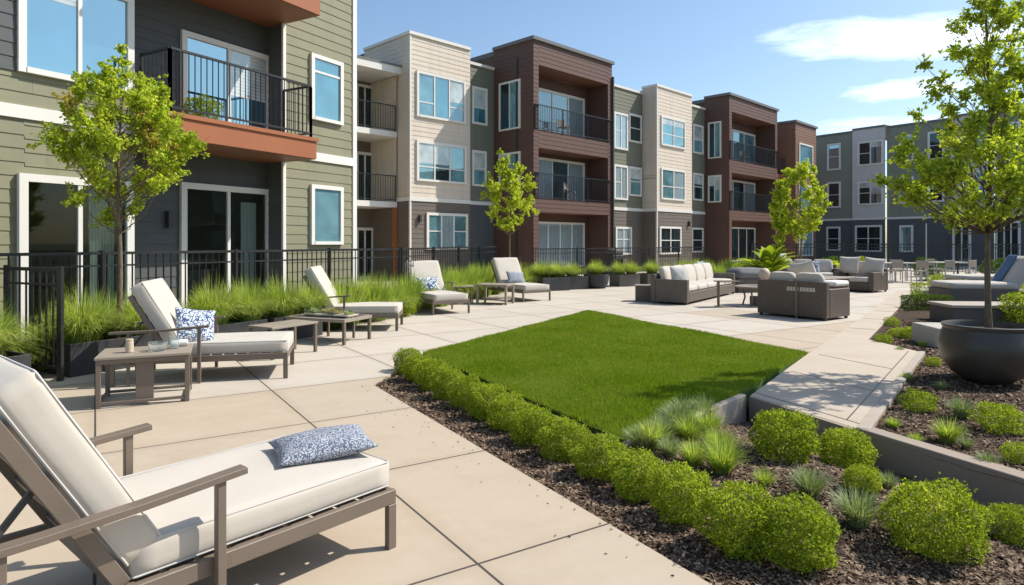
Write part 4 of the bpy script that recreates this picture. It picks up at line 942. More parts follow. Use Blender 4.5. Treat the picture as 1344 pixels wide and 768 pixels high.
MB().b2(-.95 + 1.75, -.75 + 1.75, -.462, -.452, .05, .16).build('plaque', 'white_cloth', t)
tag(MB().b2(-.62, .62, -.36, .36, -.04, .27).build('concrete_block', 'pale_concrete', None, (6.98, 9.95, 0), R(-6), bevel=.012), 'pale concrete seat block left of the big pot', 'bench')

# ---------------------------------------------------------------- the big pot
PX, PY = 5.40, 7.35
t = thing('planter_pot', 'huge round charcoal bowl pot at the right holding a young tree', 'pot', (PX, PY, -.03))
prof = [(.20, 0), (.25, .01), (.40, .10), (.495, .22), (.535, .33), (.53, .42), (.505, .50), (.485, .56), (.50, .585), (.50, .605), (.47, .61), (.455, .59), (.45, .53), (.001, .53)]
prof = [(r * .89, z * 1.07) for r, z in prof]; MB().lathe(prof, 64).build('bowl', 'pot_charcoal', t, smooth=True)
MB().lathe([(.40, .568), (.28, .588), (.10, .598), (.001, .599)], 40).build('soil', 'mulch', t, smooth=True)

# ---------------------------------------------------------------- planters along the left
def planter(label, loc, rz, w=1.2, d=.55, h=.38, mat='planter_dark'):
    t = thing('planter_box', label, 'planter', loc, rz, 'dark rectangular planters of grass')
    mb = MB(); th_ = .03
    mb.b2(-w / 2, w / 2, -d / 2, -d / 2 + th_, 0, h); mb.b2(-w / 2, w / 2, d / 2 - th_, d / 2, 0, h); mb.b2(-w / 2, -w / 2 + th_, -d / 2 + th_ + .001, d / 2 - th_ - .001, 0, h); mb.b2(w / 2 - th_, w / 2, -d / 2 + th_ + .001, d / 2 - th_ - .001, 0, h)
    mb.build('box', mat, t, bevel=.005); MB().b2(-w / 2 + th_, w / 2 - th_, -d / 2 + th_, d / 2 - th_, 0, h - .05).build('soil', 'mulch', t); return t
RZL = math.atan2(.871, .491)
def LP(t_, off): q = WL.P(t_, off); return (q[0], q[1], 0)
planter('dark planter box at the lower left edge behind the nearest chaise', LP(-1.55, 2.32), RZL, 1.5, .55)
planter('dark planter box with the maple tree behind the end table', LP(.36, 2.02), RZL, 1.25, .5)
planter('dark planter box behind the floral cushion chaise', LP(1.95, 1.98), RZL, 1.15, .5)
planter('dark planter box just left of the succulent coffee table', LP(3.15, 1.98), RZL, 1.0, .5)
for i, (x, y, w_, lb) in enumerate(((1.28, 20.9, 1.0, 'low dark planter box right behind the farthest left chaise'), (4.0, 23.0, .9, 'grey planter box right of the round dark pot'), (5.1, 23.6, .9, 'farthest grey planter box of the row beside the woven cube'), (2.0, 21.5, .9, 'dark planter box left of the round dark pot'))):
    planter(lb, (x, y, 0), R(28), w_, .6, .42, 'planter_dark' if i in (0, 3) else 'stone_dark')
t = thing('round_pot', 'round dark pot with tall grass beyond the farthest left chaise', 'pot', (2.85, 21.9, 0))
MB().lathe([(.28, 0), (.36, .05), (.42, .25), (.43, .46), (.39, .47), (.38, .42), (.001, .42)], 32).build('bowl', 'planter_dark', t, smooth=True)

# ---------------------------------------------------------------- fences
def fence(label, pts, h=1.40, gap=.115, post_gap=2.2, t=.016, cat='fence', name='metal_fence', post=.06):
    base = pts[0]; f = thing(name, label, cat, (base[0], base[1], 0))
    rl = MB(); pk = MB(); done = set()
    for p, q in zip(pts[:-1], pts[1:]):
        p = Vector((p[0] - base[0], p[1] - base[1])); q = Vector((q[0] - base[0], q[1] - base[1])); L_ = (q - p).length; np_ = max(1, round(L_ / post_gap))
        rl.bar((p.x, p.y, h), (q.x, q.y, h), .045, .04); rl.bar((p.x, p.y, h - .17), (q.x, q.y, h - .17), .025, .025); rl.bar((p.x, p.y, .14), (q.x, q.y, .14), .035, .03)
        for i in range(np_ + 1):
            x = p.lerp(q, i / np_); key = (round(x.x, 2), round(x.y, 2))
            if key in done: continue
            done.add(key); MB().box((x.x, x.y, (h + .04) / 2), (post, post, h + .04)).build('post', 'black_metal', f)
        k = int(L_ / gap)
        for i in range(1, k): x = p.lerp(q, i / k); pk.box((x.x, x.y, .14 + (h - .14) / 2), (t, t, h - .16))
    rl.build('rail', 'black_metal', f); pk.build('balusters', 'black_metal', f); return f
fence('black metal picket fence in front of the olive building', [LP(-3.5, 1.12)[:2], LP(7.0, 1.12)[:2]])
fence('black picket fence continuing behind the third and fourth chaise up to the brick brown tower', [LP(7.08, 1.12)[:2], (-.55, 22.0)], gap=.13)
fence('distant black fence running in front of the brown balcony towers', [MF.P(-2.8, 2.6), MF.P(S(925, 2.6), 2.6)], 1.3, .14, 2.4, .018)
fence('far black fence before the shaded right building', [(12.6, 34.0), (19, 32.5), (26, 28.0), (30, 25)], 1.45, .14, 2.5, .02)
fence('short black gate panel standing out beside the planter at the left', [(-5.05, 7.24), (-6.02, 7.72)], 1.24, .13, 3, .016, 'gate', 'metal_gate', .05)

# ---------------------------------------------------------------- inside the near ground floor rooms
def room_pt(a, d, z=.05): q = WL.P(a, d); return (q[0], q[1], z)
t = thing('kitchen_island', 'pale kitchen island inside the room behind the french doors', 'kitchen island', room_pt(DX0 + 1.3, -3.0), RZL)
MB().b2(-.8, .8, -.35, .35, 0, .86).build('cabinet', 'room_wall', t, bevel=.01); MB().b2(-.85, .85, -.4, .4, .861, .90).build('countertop', 'white_cloth', t, bevel=.005)
t = thing('floor_lamp', 'floor lamp with a cream shade inside the room behind the french doors', 'lamp', room_pt(DX0 + .35, -1.6))
MB().lathe([(.14, 0), (.14, .03), (.015, .04), (.015, 1.35), (.001, 1.35)], 16).build('stand', 'dark_frame', t); MB().lathe([(.20, 1.3), (.15, 1.62), (.14, 1.62), (.19, 1.3)], 24).build('lamp_shade', 'white_cloth', t, smooth=True)
t = thing('dining_table', 'dark dining table inside the room behind the left corner window', 'table', room_pt(WX0 + .8, -1.9), RZL)
MB().b2(-.7, .7, -.45, .45, .71, .75).build('tabletop', 'room_floor', t, bevel=.004)
for x in (-.62, .62):
    for y in (-.38, .38): MB().b2(x - .03, x + .03, y - .03, y + .03, 0, .71).build('leg', 'dark_frame', t)
def curtain(label, a, d, w=.5, h=2.35):
    V = []; F = []; n = 40
    for i in range(n + 1):
        q = WL.P(a + w * i / n, d + .035 * math.sin(i * 1.15)); V += [(q[0], q[1], .08), (q[0], q[1], h)]
    for i in range(n): F.append((2 * i, 2 * i + 2, 2 * i + 3, 2 * i + 1))
    tag(link('curtain', fast_mesh('curtain', V, F, 'white_cloth', True)), label, 'curtain')
curtain('cream curtain hanging at the right edge of the left corner window', WX1 - .42, -.22, .36)
curtain('cream curtain hanging at the right side inside the french doors', DX1 - .38, -.75, .34)
# ---------------------------------------------------------------- balcony belongings
for lb, F_, a, d, z, rz in (('metal chair on the top balcony of the first brown tower', MF, 2.6, -.55, 6.39, 30), ('metal chair on the middle balcony of the first brown tower', MF, 3.0, -.5, 3.45, 60), ('metal chair on the top balcony of the second brown tower', MF, t2a + 3.2, .6, 6.39, 20)):
    place(dc, True, (*F_.P(a, d), z), R(rz), lb)
t = thing('barbecue_grill', 'small grill standing on the ground floor terrace of the first brown tower', 'grill', (*MF.P(4.6, .9), 0), R(45))
MB().b2(-.45, .45, -.25, .25, .75, .95).build('firebox', 'dark_frame', t, bevel=.02); cushion('lid', 'stone_dark', (.8, .5, .3), t, (0, 0, 1.08), r=.12, puff=.02, piping=False)
for x in (-.38, .38): MB().b2(x - .02, x + .02, -.2, .2, 0, .75).build('leg', 'dark_frame', t)
for lb, F_, a, d, z in (('black wall lamp beside the french doors of the olive building', WL, DX0 - .32, -.5, 1.95), ('black wall lamp right of the olive building upper door', WL, DX1 + .25, -.5, 5.0), ('wall lamp on the beige block beside its ground window', MF, bx0 + .45, dB, 2.5), ('wall lamp at the ground floor of the second beige block', MF, a3 - .4, 0, 2.6)):
    q = F_.P(a, d + .07); t = thing('wall_lamp', lb, 'wall lamp', (q[0], q[1], z), F_.rz)
    MB().b2(-.05, .05, -.055, .05, -.14, .14).build('housing', 'dark_frame', t, bevel=.008); MB().b2(-.04, .04, -.045, .04, -.10, .08).build('glass_cylinder', 'white_cloth', t) if False else None
# ================================================================== vegetation
def leaf_mesh(name, C, D, L, W, mat, rs, fold=.25):
    """diamond leaves: centres C, direction D, lengths L, widths W"""
    n = len(C); D = D / np.maximum(np.linalg.norm(D, axis=1, keepdims=True), 1e-6)
    r = rs.normal(0, 1, (n, 3)); Sd = np.cross(D, r); Sd /= np.maximum(np.linalg.norm(Sd, axis=1, keepdims=True), 1e-6); U = np.cross(Sd, D)
    L = L[:, None]; W = W[:, None]; V = np.zeros((n, 4, 3))
    V[:, 0] = C - D * L * .5; V[:, 1] = C + Sd * W * .5 + U * W * fold; V[:, 2] = C + D * L * .5; V[:, 3] = C - Sd * W * .5 + U * W * fold
    f = np.arange(n * 4).reshape(-1, 4)
    return fast_mesh(name, V.reshape(-1, 3), f, mat)
def bush_mesh(seed, r=.2, h=.4, n=4200, leaf=.022, mat='leaf_box', lump_=.16, flat=.0):
    rs = np.random.RandomState(seed); d = rs.normal(0, 1, (n, 3)); d /= np.linalg.norm(d, axis=1, keepdims=True)
    ph = rs.uniform(0, 6.28, 6)
    k = 1 + lump_ * (.5 * np.sin(3.1 * d[:, 0] * 2 + ph[0]) * np.cos(2.7 * d[:, 1] * 2 + ph[1]) + .5 * np.sin(6.5 * d[:, 2] + ph[2] + 5 * d[:, 0]) + .35 * np.sin(11 * d[:, 1] + ph[3]) * np.sin(12 * d[:, 0] + ph[4]))
    rad = np.where(rs.uniform(0, 1, n) < .72, rs.uniform(.86, 1.03, n), rs.uniform(.35, .9, n)); sp = rs.uniform(0, 1, n) < .05; rad = np.where(sp, rad * rs.uniform(1.0, 1.2, n), rad)
    p = d * (k * rad)[:, None]; sq = np.sign(p) * np.abs(p) ** .88
    C = np.stack([sq[:, 0] * r, sq[:, 1] * r, np.maximum((sq[:, 2] * .5 + .5) * h, .005)], 1)
    D = rs.normal(0, .6, (n, 3)) - d * (rs.normal(0, .6, (n, 3)) * d).sum(1, keepdims=True) * .7 + np.array([0, 0, .30])
    return leaf_mesh('shrub', C, D, rs.uniform(.7, 1.3, n) * leaf, rs.uniform(.45, .75, n) * leaf, mat, rs)
def blades(name, seed, n, r0, h, spread, wid, mat, segs=4, droop=.55, jit=.25, stems=0, vert=.0):
    rs = np.random.RandomState(seed); th = rs.uniform(0, 6.283, n); k = np.sqrt(rs.uniform(0, 1, n)) * (1 - vert); rr = r0 * rs.uniform(.2, 1, n)
    L = h * rs.uniform(.6, 1.15, n); th2 = th + rs.normal(0, .35, n)
    out_ = spread * k; ux, uy = np.cos(th2), np.sin(th2); V = np.zeros((n, (segs + 1) * 2, 3))
    sx_, sy_ = -uy, ux; tw = rs.uniform(-.6, .6, n)
    for i in range(segs + 1):
        q = i / segs; ox = out_ * (q ** 1.35); z = L * (q - droop * k * q ** 2.4 * .85); w_ = wid * (1 - q) ** .6 * (1 if q < 1 else 0) + .0006
        x = np.cos(th) * rr + ux * ox; y = np.sin(th) * rr + uy * ox; wx = sx_ * np.cos(tw) + ux * np.sin(tw); wy = sy_ * np.cos(tw) + uy * np.sin(tw)
        V[:, 2 * i] = np.stack([x - wx * w_ / 2, y - wy * w_ / 2, z], 1); V[:, 2 * i + 1] = np.stack([x + wx * w_ / 2, y + wy * w_ / 2, z], 1)
    base = (np.arange(n) * (segs + 1) * 2)[:, None]; F = []
    for i in range(segs): F.append(base + np.array([2 * i, 2 * i + 1, 2 * i + 3, 2 * i + 2]))
    return fast_mesh(name, V.reshape(-1, 3), np.concatenate(F), mat)
def plant(name, me, loc, label, cat, group=None, s=1.0, rz=None, sz=None):
    o = link(name, me, None, loc); o.rotation_euler = (0, 0, random.uniform(0, 6.28) if rz is None else rz); o.scale = (s, s, sz or s); return tag(o, label, cat, group)

# hedge of rounded box shrubs between paving and lawn
BM = [bush_mesh(i, .23, .47, 7600, .023, 'leaf_box', .22) for i in range(6)]
def GB(px, py):
    z = -.1
    for _ in range(5): x, y = G(px, py, z); z = zlow(x, y)
    return x, y
ords = ['nearest', 'second', 'third', 'fourth', 'fifth', 'sixth', 'seventh', 'eighth', 'ninth', 'tenth', 'eleventh', 'twelfth', 'thirteenth', 'fourteenth', 'fifteenth', 'sixteenth', 'seventeenth', 'eighteenth', 'nineteenth', 'twentieth']
hp = [(1056, 762, 1.0), (976, 742, .98), (901, 700, .93), (842, 668, .90), (790, 641, .90), (742, 616, .88), (700, 596, .9), (668, 578, .9), (640, 562, .92), (612, 548, .95), (588, 535, .97), (566, 523, 1.0), (548, 512, 1.0), (535, 502, 1.02)]
HS = [.78, .78, .72, .72, .72, .74, .74, .74, .74, .74, .74, .74, .74, .74]
for i, (px, py, s) in enumerate(hp):
    x, y = GB(px, py - 10); y += .09
    z = zlow(x, y) - .02
    if i == 0: lb = 'round bright green box shrub nearest the bottom edge, first of the hedge row'
    else: lb = '%s round box shrub of the hedge row beside the lawn, counting from the bottom edge' % ords[i]
    plant('box_shrub', BM[(i * 5) % 6], (x, y, z), lb, 'shrub', 'hedge of round box shrubs along the lawn', HS[i], None, HS[i] * random.uniform(.86, .98))
# round shrubs in the lower bed
B2 = [bush_mesh(20 + i, .24, .40, 5200, .026, 'leaf_box', .22) for i in range(3)]
BIG = bush_mesh(31, .33, .50, 9500, .024, 'leaf_box', .2)
for px, py, s, me, lb in ((1037, 607, .92, B2[0], 'round green shrub just below the walkway end'), (1118, 617, .78, B2[1], 'medium green shrub against the low wall, right of the walkway end shrub'),
                          (1143, 652, .44, B2[2], 'small bright green shrub below the medium shrub at the low wall'), (1244, 733, .70, BIG, 'largest dense green shrub in the lower right of the bed'), (1346, 722, .52, B2[1], 'yellow green shrub cut by the right edge beside the largest shrub')):
    x, y = GB(px, py); plant('round_shrub', me, (x, y + .1, zlow(x, y) - .02), lb, 'shrub', None, s)
# shrubs in the upper bed
B3 = [bush_mesh(40 + i, .22, .32, 2600, .026, m_, .3) for i, m_ in enumerate(('leaf_box', 'leaf_yellow', 'leaf_box'))]
for px, py, s, k, lb in ((1210, 540, .86, 0, 'loose green shrub near the walkway corner in the upper bed'), (1318, 568, 1.05, 1, 'yellow green flowering shrub below the big pot at the right'), (1228, 480, .52, 2, 'small bright shrub left of the pale concrete block'),
                         (1162, 452, .62, 0, 'leftmost small shrub of the cluster beside the tan walkway strip'), (1180, 443, .66, 2, 'second small shrub of the cluster beside the tan walkway strip'), (1200, 445, .80, 1, 'tallest small shrub of the cluster beside the tan walkway strip'), (1172, 428, .66, 0, 'rear small shrub of the cluster beside the tan walkway strip'),
                         (1343, 608, .6, 0, 'small shrub cut by the right edge above the low wall')):
    x, y = G(px, py, -.03); plant('small_shrub', B3[k], (x, y + .05, -.05), lb, 'shrub', None, s * (.85 if py < 460 else .74))
# grassy tufts
TM = [blades('t', 60 + i, 420, .05, .26, .17, .006, m_, 4, .5) for i, m_ in enumerate(('leaf_sage', 'leaf_fountain', 'leaf_sage'))]
tufts = [(1066, 655, 1.0, 0, 'sage green grass tuft between the walkway end shrub and the hedge'), (1130, 693, 1.12, 2, 'upright blue grey grass tuft left of the largest shrub'), (1296, 706, .8, 0, 'small grey tuft right of the largest shrub'),
         (1175, 562, .55, 1, 'tiny green tuft at the low wall corner of the upper bed'), (1265, 548, 1.0, 2, 'grey green tuft in front of the big pot'), (1248, 580, 1.0, 1, 'light green arching tuft below the pot near the low wall'), (1272, 588, .5, 0, 'small straw tuft right of the arching tuft'), (1226, 436, .9, 0, 'low grey tuft behind the small bright shrub'),
         (858, 590, 1.0, 1, 'green tuft at the lawn corner end of the pale kerb'), (872, 578, .9, 0, 'grey tuft beside the lawn corner kerb'), (888, 563, 1.0, 2, 'pale grey tuft along the pale kerb middle'), (905, 580, .95, 1, 'green tuft in front of the kerb middle'), (912, 612, .95, 1, 'bright single tuft in the middle of the tufted patch'),
         (925, 553, 1.0, 2, 'grey tuft farther along the pale kerb'), (930, 572, 1.0, 1, 'broad green tuft in the tufted patch'), (945, 600, 1.15, 1, 'green tuft on the right side of the tufted patch'), (950, 622, 1.2, 1, 'largest green tuft at the lower right of the tufted patch'), (942, 541, 1.05, 2, 'silver tuft near the walkway end of the kerb'), (965, 545, 1.1, 0, 'silver tuft touching the walkway end'), (958, 531, 1.0, 2, 'rearmost silver tuft between kerb and walkway'),
         (1205, 582, .5, 1, 'small green tuft left of the arching tuft in the upper bed'), (1300, 612, .6, 2, 'small grey tuft close to the low wall at the right'), (1238, 512, .6, 0, 'small sage tuft at the left foot of the big pot'), (1192, 500, .6, 1, 'small green tuft by the walkway edge left of the big pot'), (1183, 462, .55, 2, 'small grey tuft beside the inner walkway corner'), (1212, 455, .6, 1, 'small green tuft in front of the pale concrete block'),
         (1080, 700, .6, 0, 'small grey tuft in the open mulch between the hedge end and the largest shrub'), (1006, 640, .6, 1, 'small green tuft between the hedge and the walkway end shrub'), (1168, 640, .55, 0, 'small sage tuft between the smallest and the largest shrub'),
         (843, 592, .9, 2, 'silver tuft spilling over the lawn corner end of the kerb'), (900, 556, 1.0, 0, 'silver tuft leaning on the middle of the pale kerb'), (912, 546, .9, 2, 'small silver tuft at the far third of the pale kerb'), (978, 545, 1.1, 0, 'silver tuft pressed against the walkway end face'), (880, 600, .8, 2, 'low silver tuft at the hedge side of the tufted patch')]
for px, py, s, k, lb in tufts:
    low_ = px < 1150 or py > 640; x, y = GB(px, py) if low_ else G(px, py, -.03)
    plant('grass_tuft', TM[k], (x, y + .03, (zlow(x, y) if low_ else -.04) - .01), lb, 'grass tuft', None, s * (1.0 if px < 1000 and py < 600 else .86))
# dry straw ground cover in the tufted patch
rs = np.random.RandomState(9); n = 2600; cxs = rs.normal(0, .34, n); cys = rs.normal(0, .26, n); V = np.zeros((n, 3, 3)); th = rs.uniform(0, 6.28, n); l = rs.uniform(.03, .09, n)
x0, y0 = G(905, 590, -.08); X_ = x0 + cxs; Y_ = y0 + cys; Z_ = np.array([zlow(a, b) for a, b in zip(X_, Y_)]) + .008
V[:, 0] = np.stack([X_, Y_, Z_], 1); V[:, 1] = np.stack([X_ + .005 * np.sin(th), Y_ - .005 * np.cos(th), Z_ + .002], 1); V[:, 2] = np.stack([X_ + np.cos(th) * l, Y_ + np.sin(th) * l, Z_ + rs.uniform(0, .03, n)], 1)
tag(link('dry_litter', fast_mesh('dry_litter', V.reshape(-1, 3), np.arange(n * 3).reshape(-1, 3), 'leaf_straw')), 'dry straw litter between the tufts by the pale kerb', 'litter', kind='stuff')

# fallen leaves on the paving
rs = np.random.RandomState(14); n = 110; q = rs.uniform(0, 1, n); off = np.abs(rs.normal(0, .16, n)) + .02
lx_ = BE1[0] + .51 * q * 8 - .86 * off; ly_ = BE1[1] - .86 * q * 8 - .51 * off
C = np.stack([lx_, ly_, np.full(n, .006)], 1); D = rs.normal(0, 1, (n, 3)); D[:, 2] *= .08
tag(link('fallen_leaves', leaf_mesh('fallen_leaves', C, D, rs.uniform(.010, .024, n), rs.uniform(.006, .012, n), 'mulch_chip', rs, .1)), 'small brown leaves and mulch bits spilled on the paving edge', 'litter', kind='stuff')
# fountain grasses in the planters
FM = [blades('f', 80 + i, 1500, .16, .80, .50, .008, 'leaf_fountain', 6, .85) for i in range(3)]
for q_, m_ in enumerate(FM):
    m_.materials.append(MATS['leaf_straw']); r_ = np.random.RandomState(q_); pick = (r_.uniform(0, 1, 1500) < .10).astype(np.int32); m_.polygons.foreach_set('material_index', np.tile(pick, 6))
SM = [blades('s', 90 + i, 900, .25, .85, .30, .012, 'leaf_fountain', 4, .3) for i in range(3)]
HM = [bush_mesh(100 + i, .45, .7, 3200, .05, m_, .3) for i, m_ in enumerate(('leaf_lime', 'leaf_dark', 'leaf_box'))]
fg = [(LP(-1.95, 2.30), 1.0, 'fountain grass at the far left edge in the lower left planter'), (LP(-1.10, 2.30), .95, 'fountain grass at the right end of the lower left planter'), (LP(.0, 2.0), 1.0, 'fountain grass left of the maple trunk'), (LP(.72, 2.0), .92, 'fountain grass right of the maple trunk behind the lounge back'),
      (LP(1.78, 1.98), 1.0, 'fountain grass behind the floral cushion, left of two'), (LP(2.4, 1.98), .9, 'fountain grass behind the floral cushion, right of two'), (LP(3.0, 1.98), 1.0, 'large arching fountain grass left of the coffee table'), (LP(3.6, 1.98), .85, 'fountain grass just behind the coffee table left corner')]
for p, s, lb in fg: plant('fountain_grass_clump', FM[random.randrange(3)], (p[0], p[1], .33), lb, 'grass', 'fountain grasses in the dark planters', s)
for i in range(13):
    p = LP(-2.2 + i * .70, 1.50 + .08 * (i % 3)); plant('ornamental_grass_clump', (FM + SM)[(i * 4) % 6], (p[0], p[1], .02), '%s grass clump of the rear row right along the picket fence, from the left edge' % ords[i].replace('nearest', 'first'), 'grass', 'ornamental grasses along the fence', random.uniform(1.0, 1.2), sz=random.uniform(1.0, 1.25))
# grasses in the planting strip behind the far lounges
k = 0; N1 = 11
for i in range(N1):
    f_ = i / (N1 - 1); x = -2.65 + f_ * 2.35; y = 12.9 + f_ * 7.2; 
    plant('ornamental_grass_clump', FM[i % 3] if i % 2 else SM[i % 3], (x + (.0 if i % 2 else -.12), y, .02), '%s upright ornamental grass in the strip behind the chaises, counting from the third chaise' % ords[i].replace('nearest', 'first'), 'grass', 'ornamental grasses along the fence', random.uniform(1.05, 1.3))
row = [(.35, 20.9), (.95, 21.25), (1.5, 21.3), (-.3, 20.7), (.1, 21.6), (1.2, 22.0)]
nm = ['left front', 'middle front', 'right front', 'leftmost', 'left rear', 'right rear']
for (x, y), q in zip(row, nm): plant('ornamental_grass_clump', FM[random.randrange(3)], (x, y, .0 if q != 'middle front' and q != 'right front' else .36), q + ' tall light green grass of the big clump behind the farthest left chaise', 'grass', 'ornamental grasses along the fence', 1.25, sz=1.3 if q not in ('middle front', 'right front') else .85)
pots = [((2.0, 21.5, .37), 'grass in the dark planter box left of the round pot'), ((2.85, 21.9, .42), 'grass in the round dark pot'), ((3.8, 22.9, .37), 'grass at the left of the grey planter box'), ((4.25, 23.1, .37), 'grass at the right of the grey planter box'), ((5.1, 23.6, .37), 'grass in the farthest grey planter box')]
for p, lb in pots: plant('fountain_grass_clump', FM[random.randrange(3)], p, lb, 'grass', 'fountain grasses in the dark planters', .95, sz=.8)
for i in range(8):
    x = 5.9 + i * .78; y = 24.2 + i * .55
    plant('ornamental_grass_clump', SM[i % 3] if i % 3 else FM[0], (x, y, 0), '%s feathery grass of the row behind the long sofa, from the left' % ords[i].replace('nearest', 'first'), 'grass', 'ornamental grasses behind the long sofa', 1.15)
# dark small shrubs between fence and olive building plus around
for i, (x, y, s, m_, lb) in enumerate(((*LP(1.3, .55)[:2], .55, 0, 'bright green shrub in the bed under the olive building patio window'), (*LP(.8, .6)[:2], .45, 2, 'small green shrub left of the bright shrub below the window'), (*LP(6.0, .6)[:2], .9, 1, 'dark shrub under the small lower window of the olive building'),
        (-2.62, 14.2, .75, 1, 'dark green shrub in the strip between third and fourth chaise'), (-2.3, 13.6, .6, 2, 'low green shrub between the third and fourth chaise'), (*LP(4.2, 1.9)[:2], .55, 1, 'dark low shrub behind the third chaise head'))):
    plant('garden_shrub', HM[m_], (x, y, 0), lb, 'shrub', None, s)
for i, (x, y, s, m_, lb) in enumerate(((11.6, 25.5, 1.0, 2, 'green shrub behind the far sofa'), (13.2, 26.5, 1.1, 0, 'olive shrub behind the pillow armchair'), (14.0, 28.6, 1.3, 1, 'dark shrub left of the far dining table'), (16.2, 29.5, 1.2, 2, 'green shrub behind the far dining table'), (18.6, 29.0, 1.2, 1, 'dark shrub behind the right dining table'), (9.4, 25.6, .9, 1, 'dark shrub behind the agave'), (20.5, 27.5, 1.2, 1, 'dark shrub before the pergola'), (12.2, 29.5, 1.2, 0, 'light shrub in front of the far fence'))):
    plant('garden_shrub', HM[m_], (x, y, 0), lb, 'shrub', 'shrubs in front of the right building', s)
# clipped hedge blocks and shrubs by the walkway
def hedge_block(label, loc, dims, rz, mat='leaf_box', n=5000, leaf=.03, seed=1):
    rs = np.random.RandomState(seed); p = rs.uniform(-1, 1, (n, 3)); ax = rs.randint(0, 3, n); sg = rs.choice([-1, 1], n)
    p[np.arange(n), ax] = sg * rs.uniform(.85, 1.04, n); C = p * np.array(dims) / 2; C[:, 2] += dims[2] / 2
    D = np.zeros((n, 3)); D[np.arange(n), ax] = sg; D = D + rs.normal(0, .7, (n, 3)) + [0, 0, .4]
    return tag(link('clipped_hedge', leaf_mesh('clipped_hedge', C, D, rs.uniform(.7, 1.3, n) * leaf, rs.uniform(.5, .8, n) * leaf, mat, rs), None, loc, rz), label, 'hedge')
x, y = G(1228, 392, 0); hedge_block('bright clipped box hedge block left of the daybed', (x, y, 0), (1.1, .55, .42), R(-5))
x, y = G(1216, 404, 0); hedge_block('low dark green clipped hedge beside the walkway strip', (x, y, -.03), (1.0, .5, .32), R(10), 'leaf_dark')
for px, py, s, k, lb in ((1258, 392, .75, 0, 'leafy lime shrub between the clipped hedge and the daybed'), (1232, 378, .7, 2, 'green shrub behind the bright clipped hedge'), (1300, 380, .55, 0, 'lime shrub behind the daybed foot'), (1348, 425, .9, 2, 'green shrub at the right edge beside the stone bench'), (1352, 395, .9, 0, 'lime shrub at the right edge behind the daybed'), (1275, 372, .6, 1, 'dark shrub beyond the daybed')):
    x, y = G(px, py, 0); plant('garden_shrub', HM[k], (x, y, -.03), lb, 'shrub', None, s)
# agave-like broad leaf plant
def broad_plant(label, loc, r, n, seed):
    rs_ = random.Random(seed); V = []; F = []
    for i in range(n):
        th = rs_.uniform(0, 6.28); el0 = R(rs_.uniform(35, 88)); L = r * rs_.uniform(.7, 1.1); W = L * .17; seg = 6; s = Vector((-math.sin(th), math.cos(th), 0)); p = Vector((0, 0, 0)); b = len(V)
        for j in range(seg + 1):
            q = j / seg; el = el0 - R(70) * q * q; d = Vector((math.cos(th) * math.cos(el), math.sin(th) * math.cos(el), math.sin(el))); w_ = W * math.sin(math.pi * min(q * .9 + .08, 1)) + .004
            V += [tuple(p - s * w_ + Vector((0, 0, w_ * .3))), tuple(p), tuple(p + s * w_ + Vector((0, 0, w_ * .3)))]; p = p + d * L / seg
        for j in range(seg): a = b + j * 3; F += [(a, a + 1, a + 4, a + 3), (a + 1, a + 2, a + 5, a + 4)]
    return tag(link('broadleaf_plant', fast_mesh('broadleaf_plant', V, F, 'leaf_yellow', True), None, loc), label, 'plant')
t = thing('round_pot', 'low dark pot under the broad leaved plant beyond the round table', 'pot', (8.3, 20.9, 0))
MB().lathe([(.26, 0), (.36, .06), (.40, .42), (.37, .42), (.35, .38), (.001, .38)], 28).build('bowl', 'planter_dark', t, smooth=True)
broad_plant('big yellow green plant with broad arching leaves beyond the round table', (8.3, 20.9, .38), 1.15, 60, 4)
# climbing plants on balconies of the near building
plant('potted_plant', B3[1], (*WL.P(WL.S(262, .4), .45), 3.565), 'leafy plant on the balcony floor of the olive building', 'plant', None, 1.3)
plant('potted_plant', B3[0], (*WL.P(WL.S(190, .4), .45), 3.565), 'small plant at the left corner of the olive building balcony', 'plant', None, 1.2)

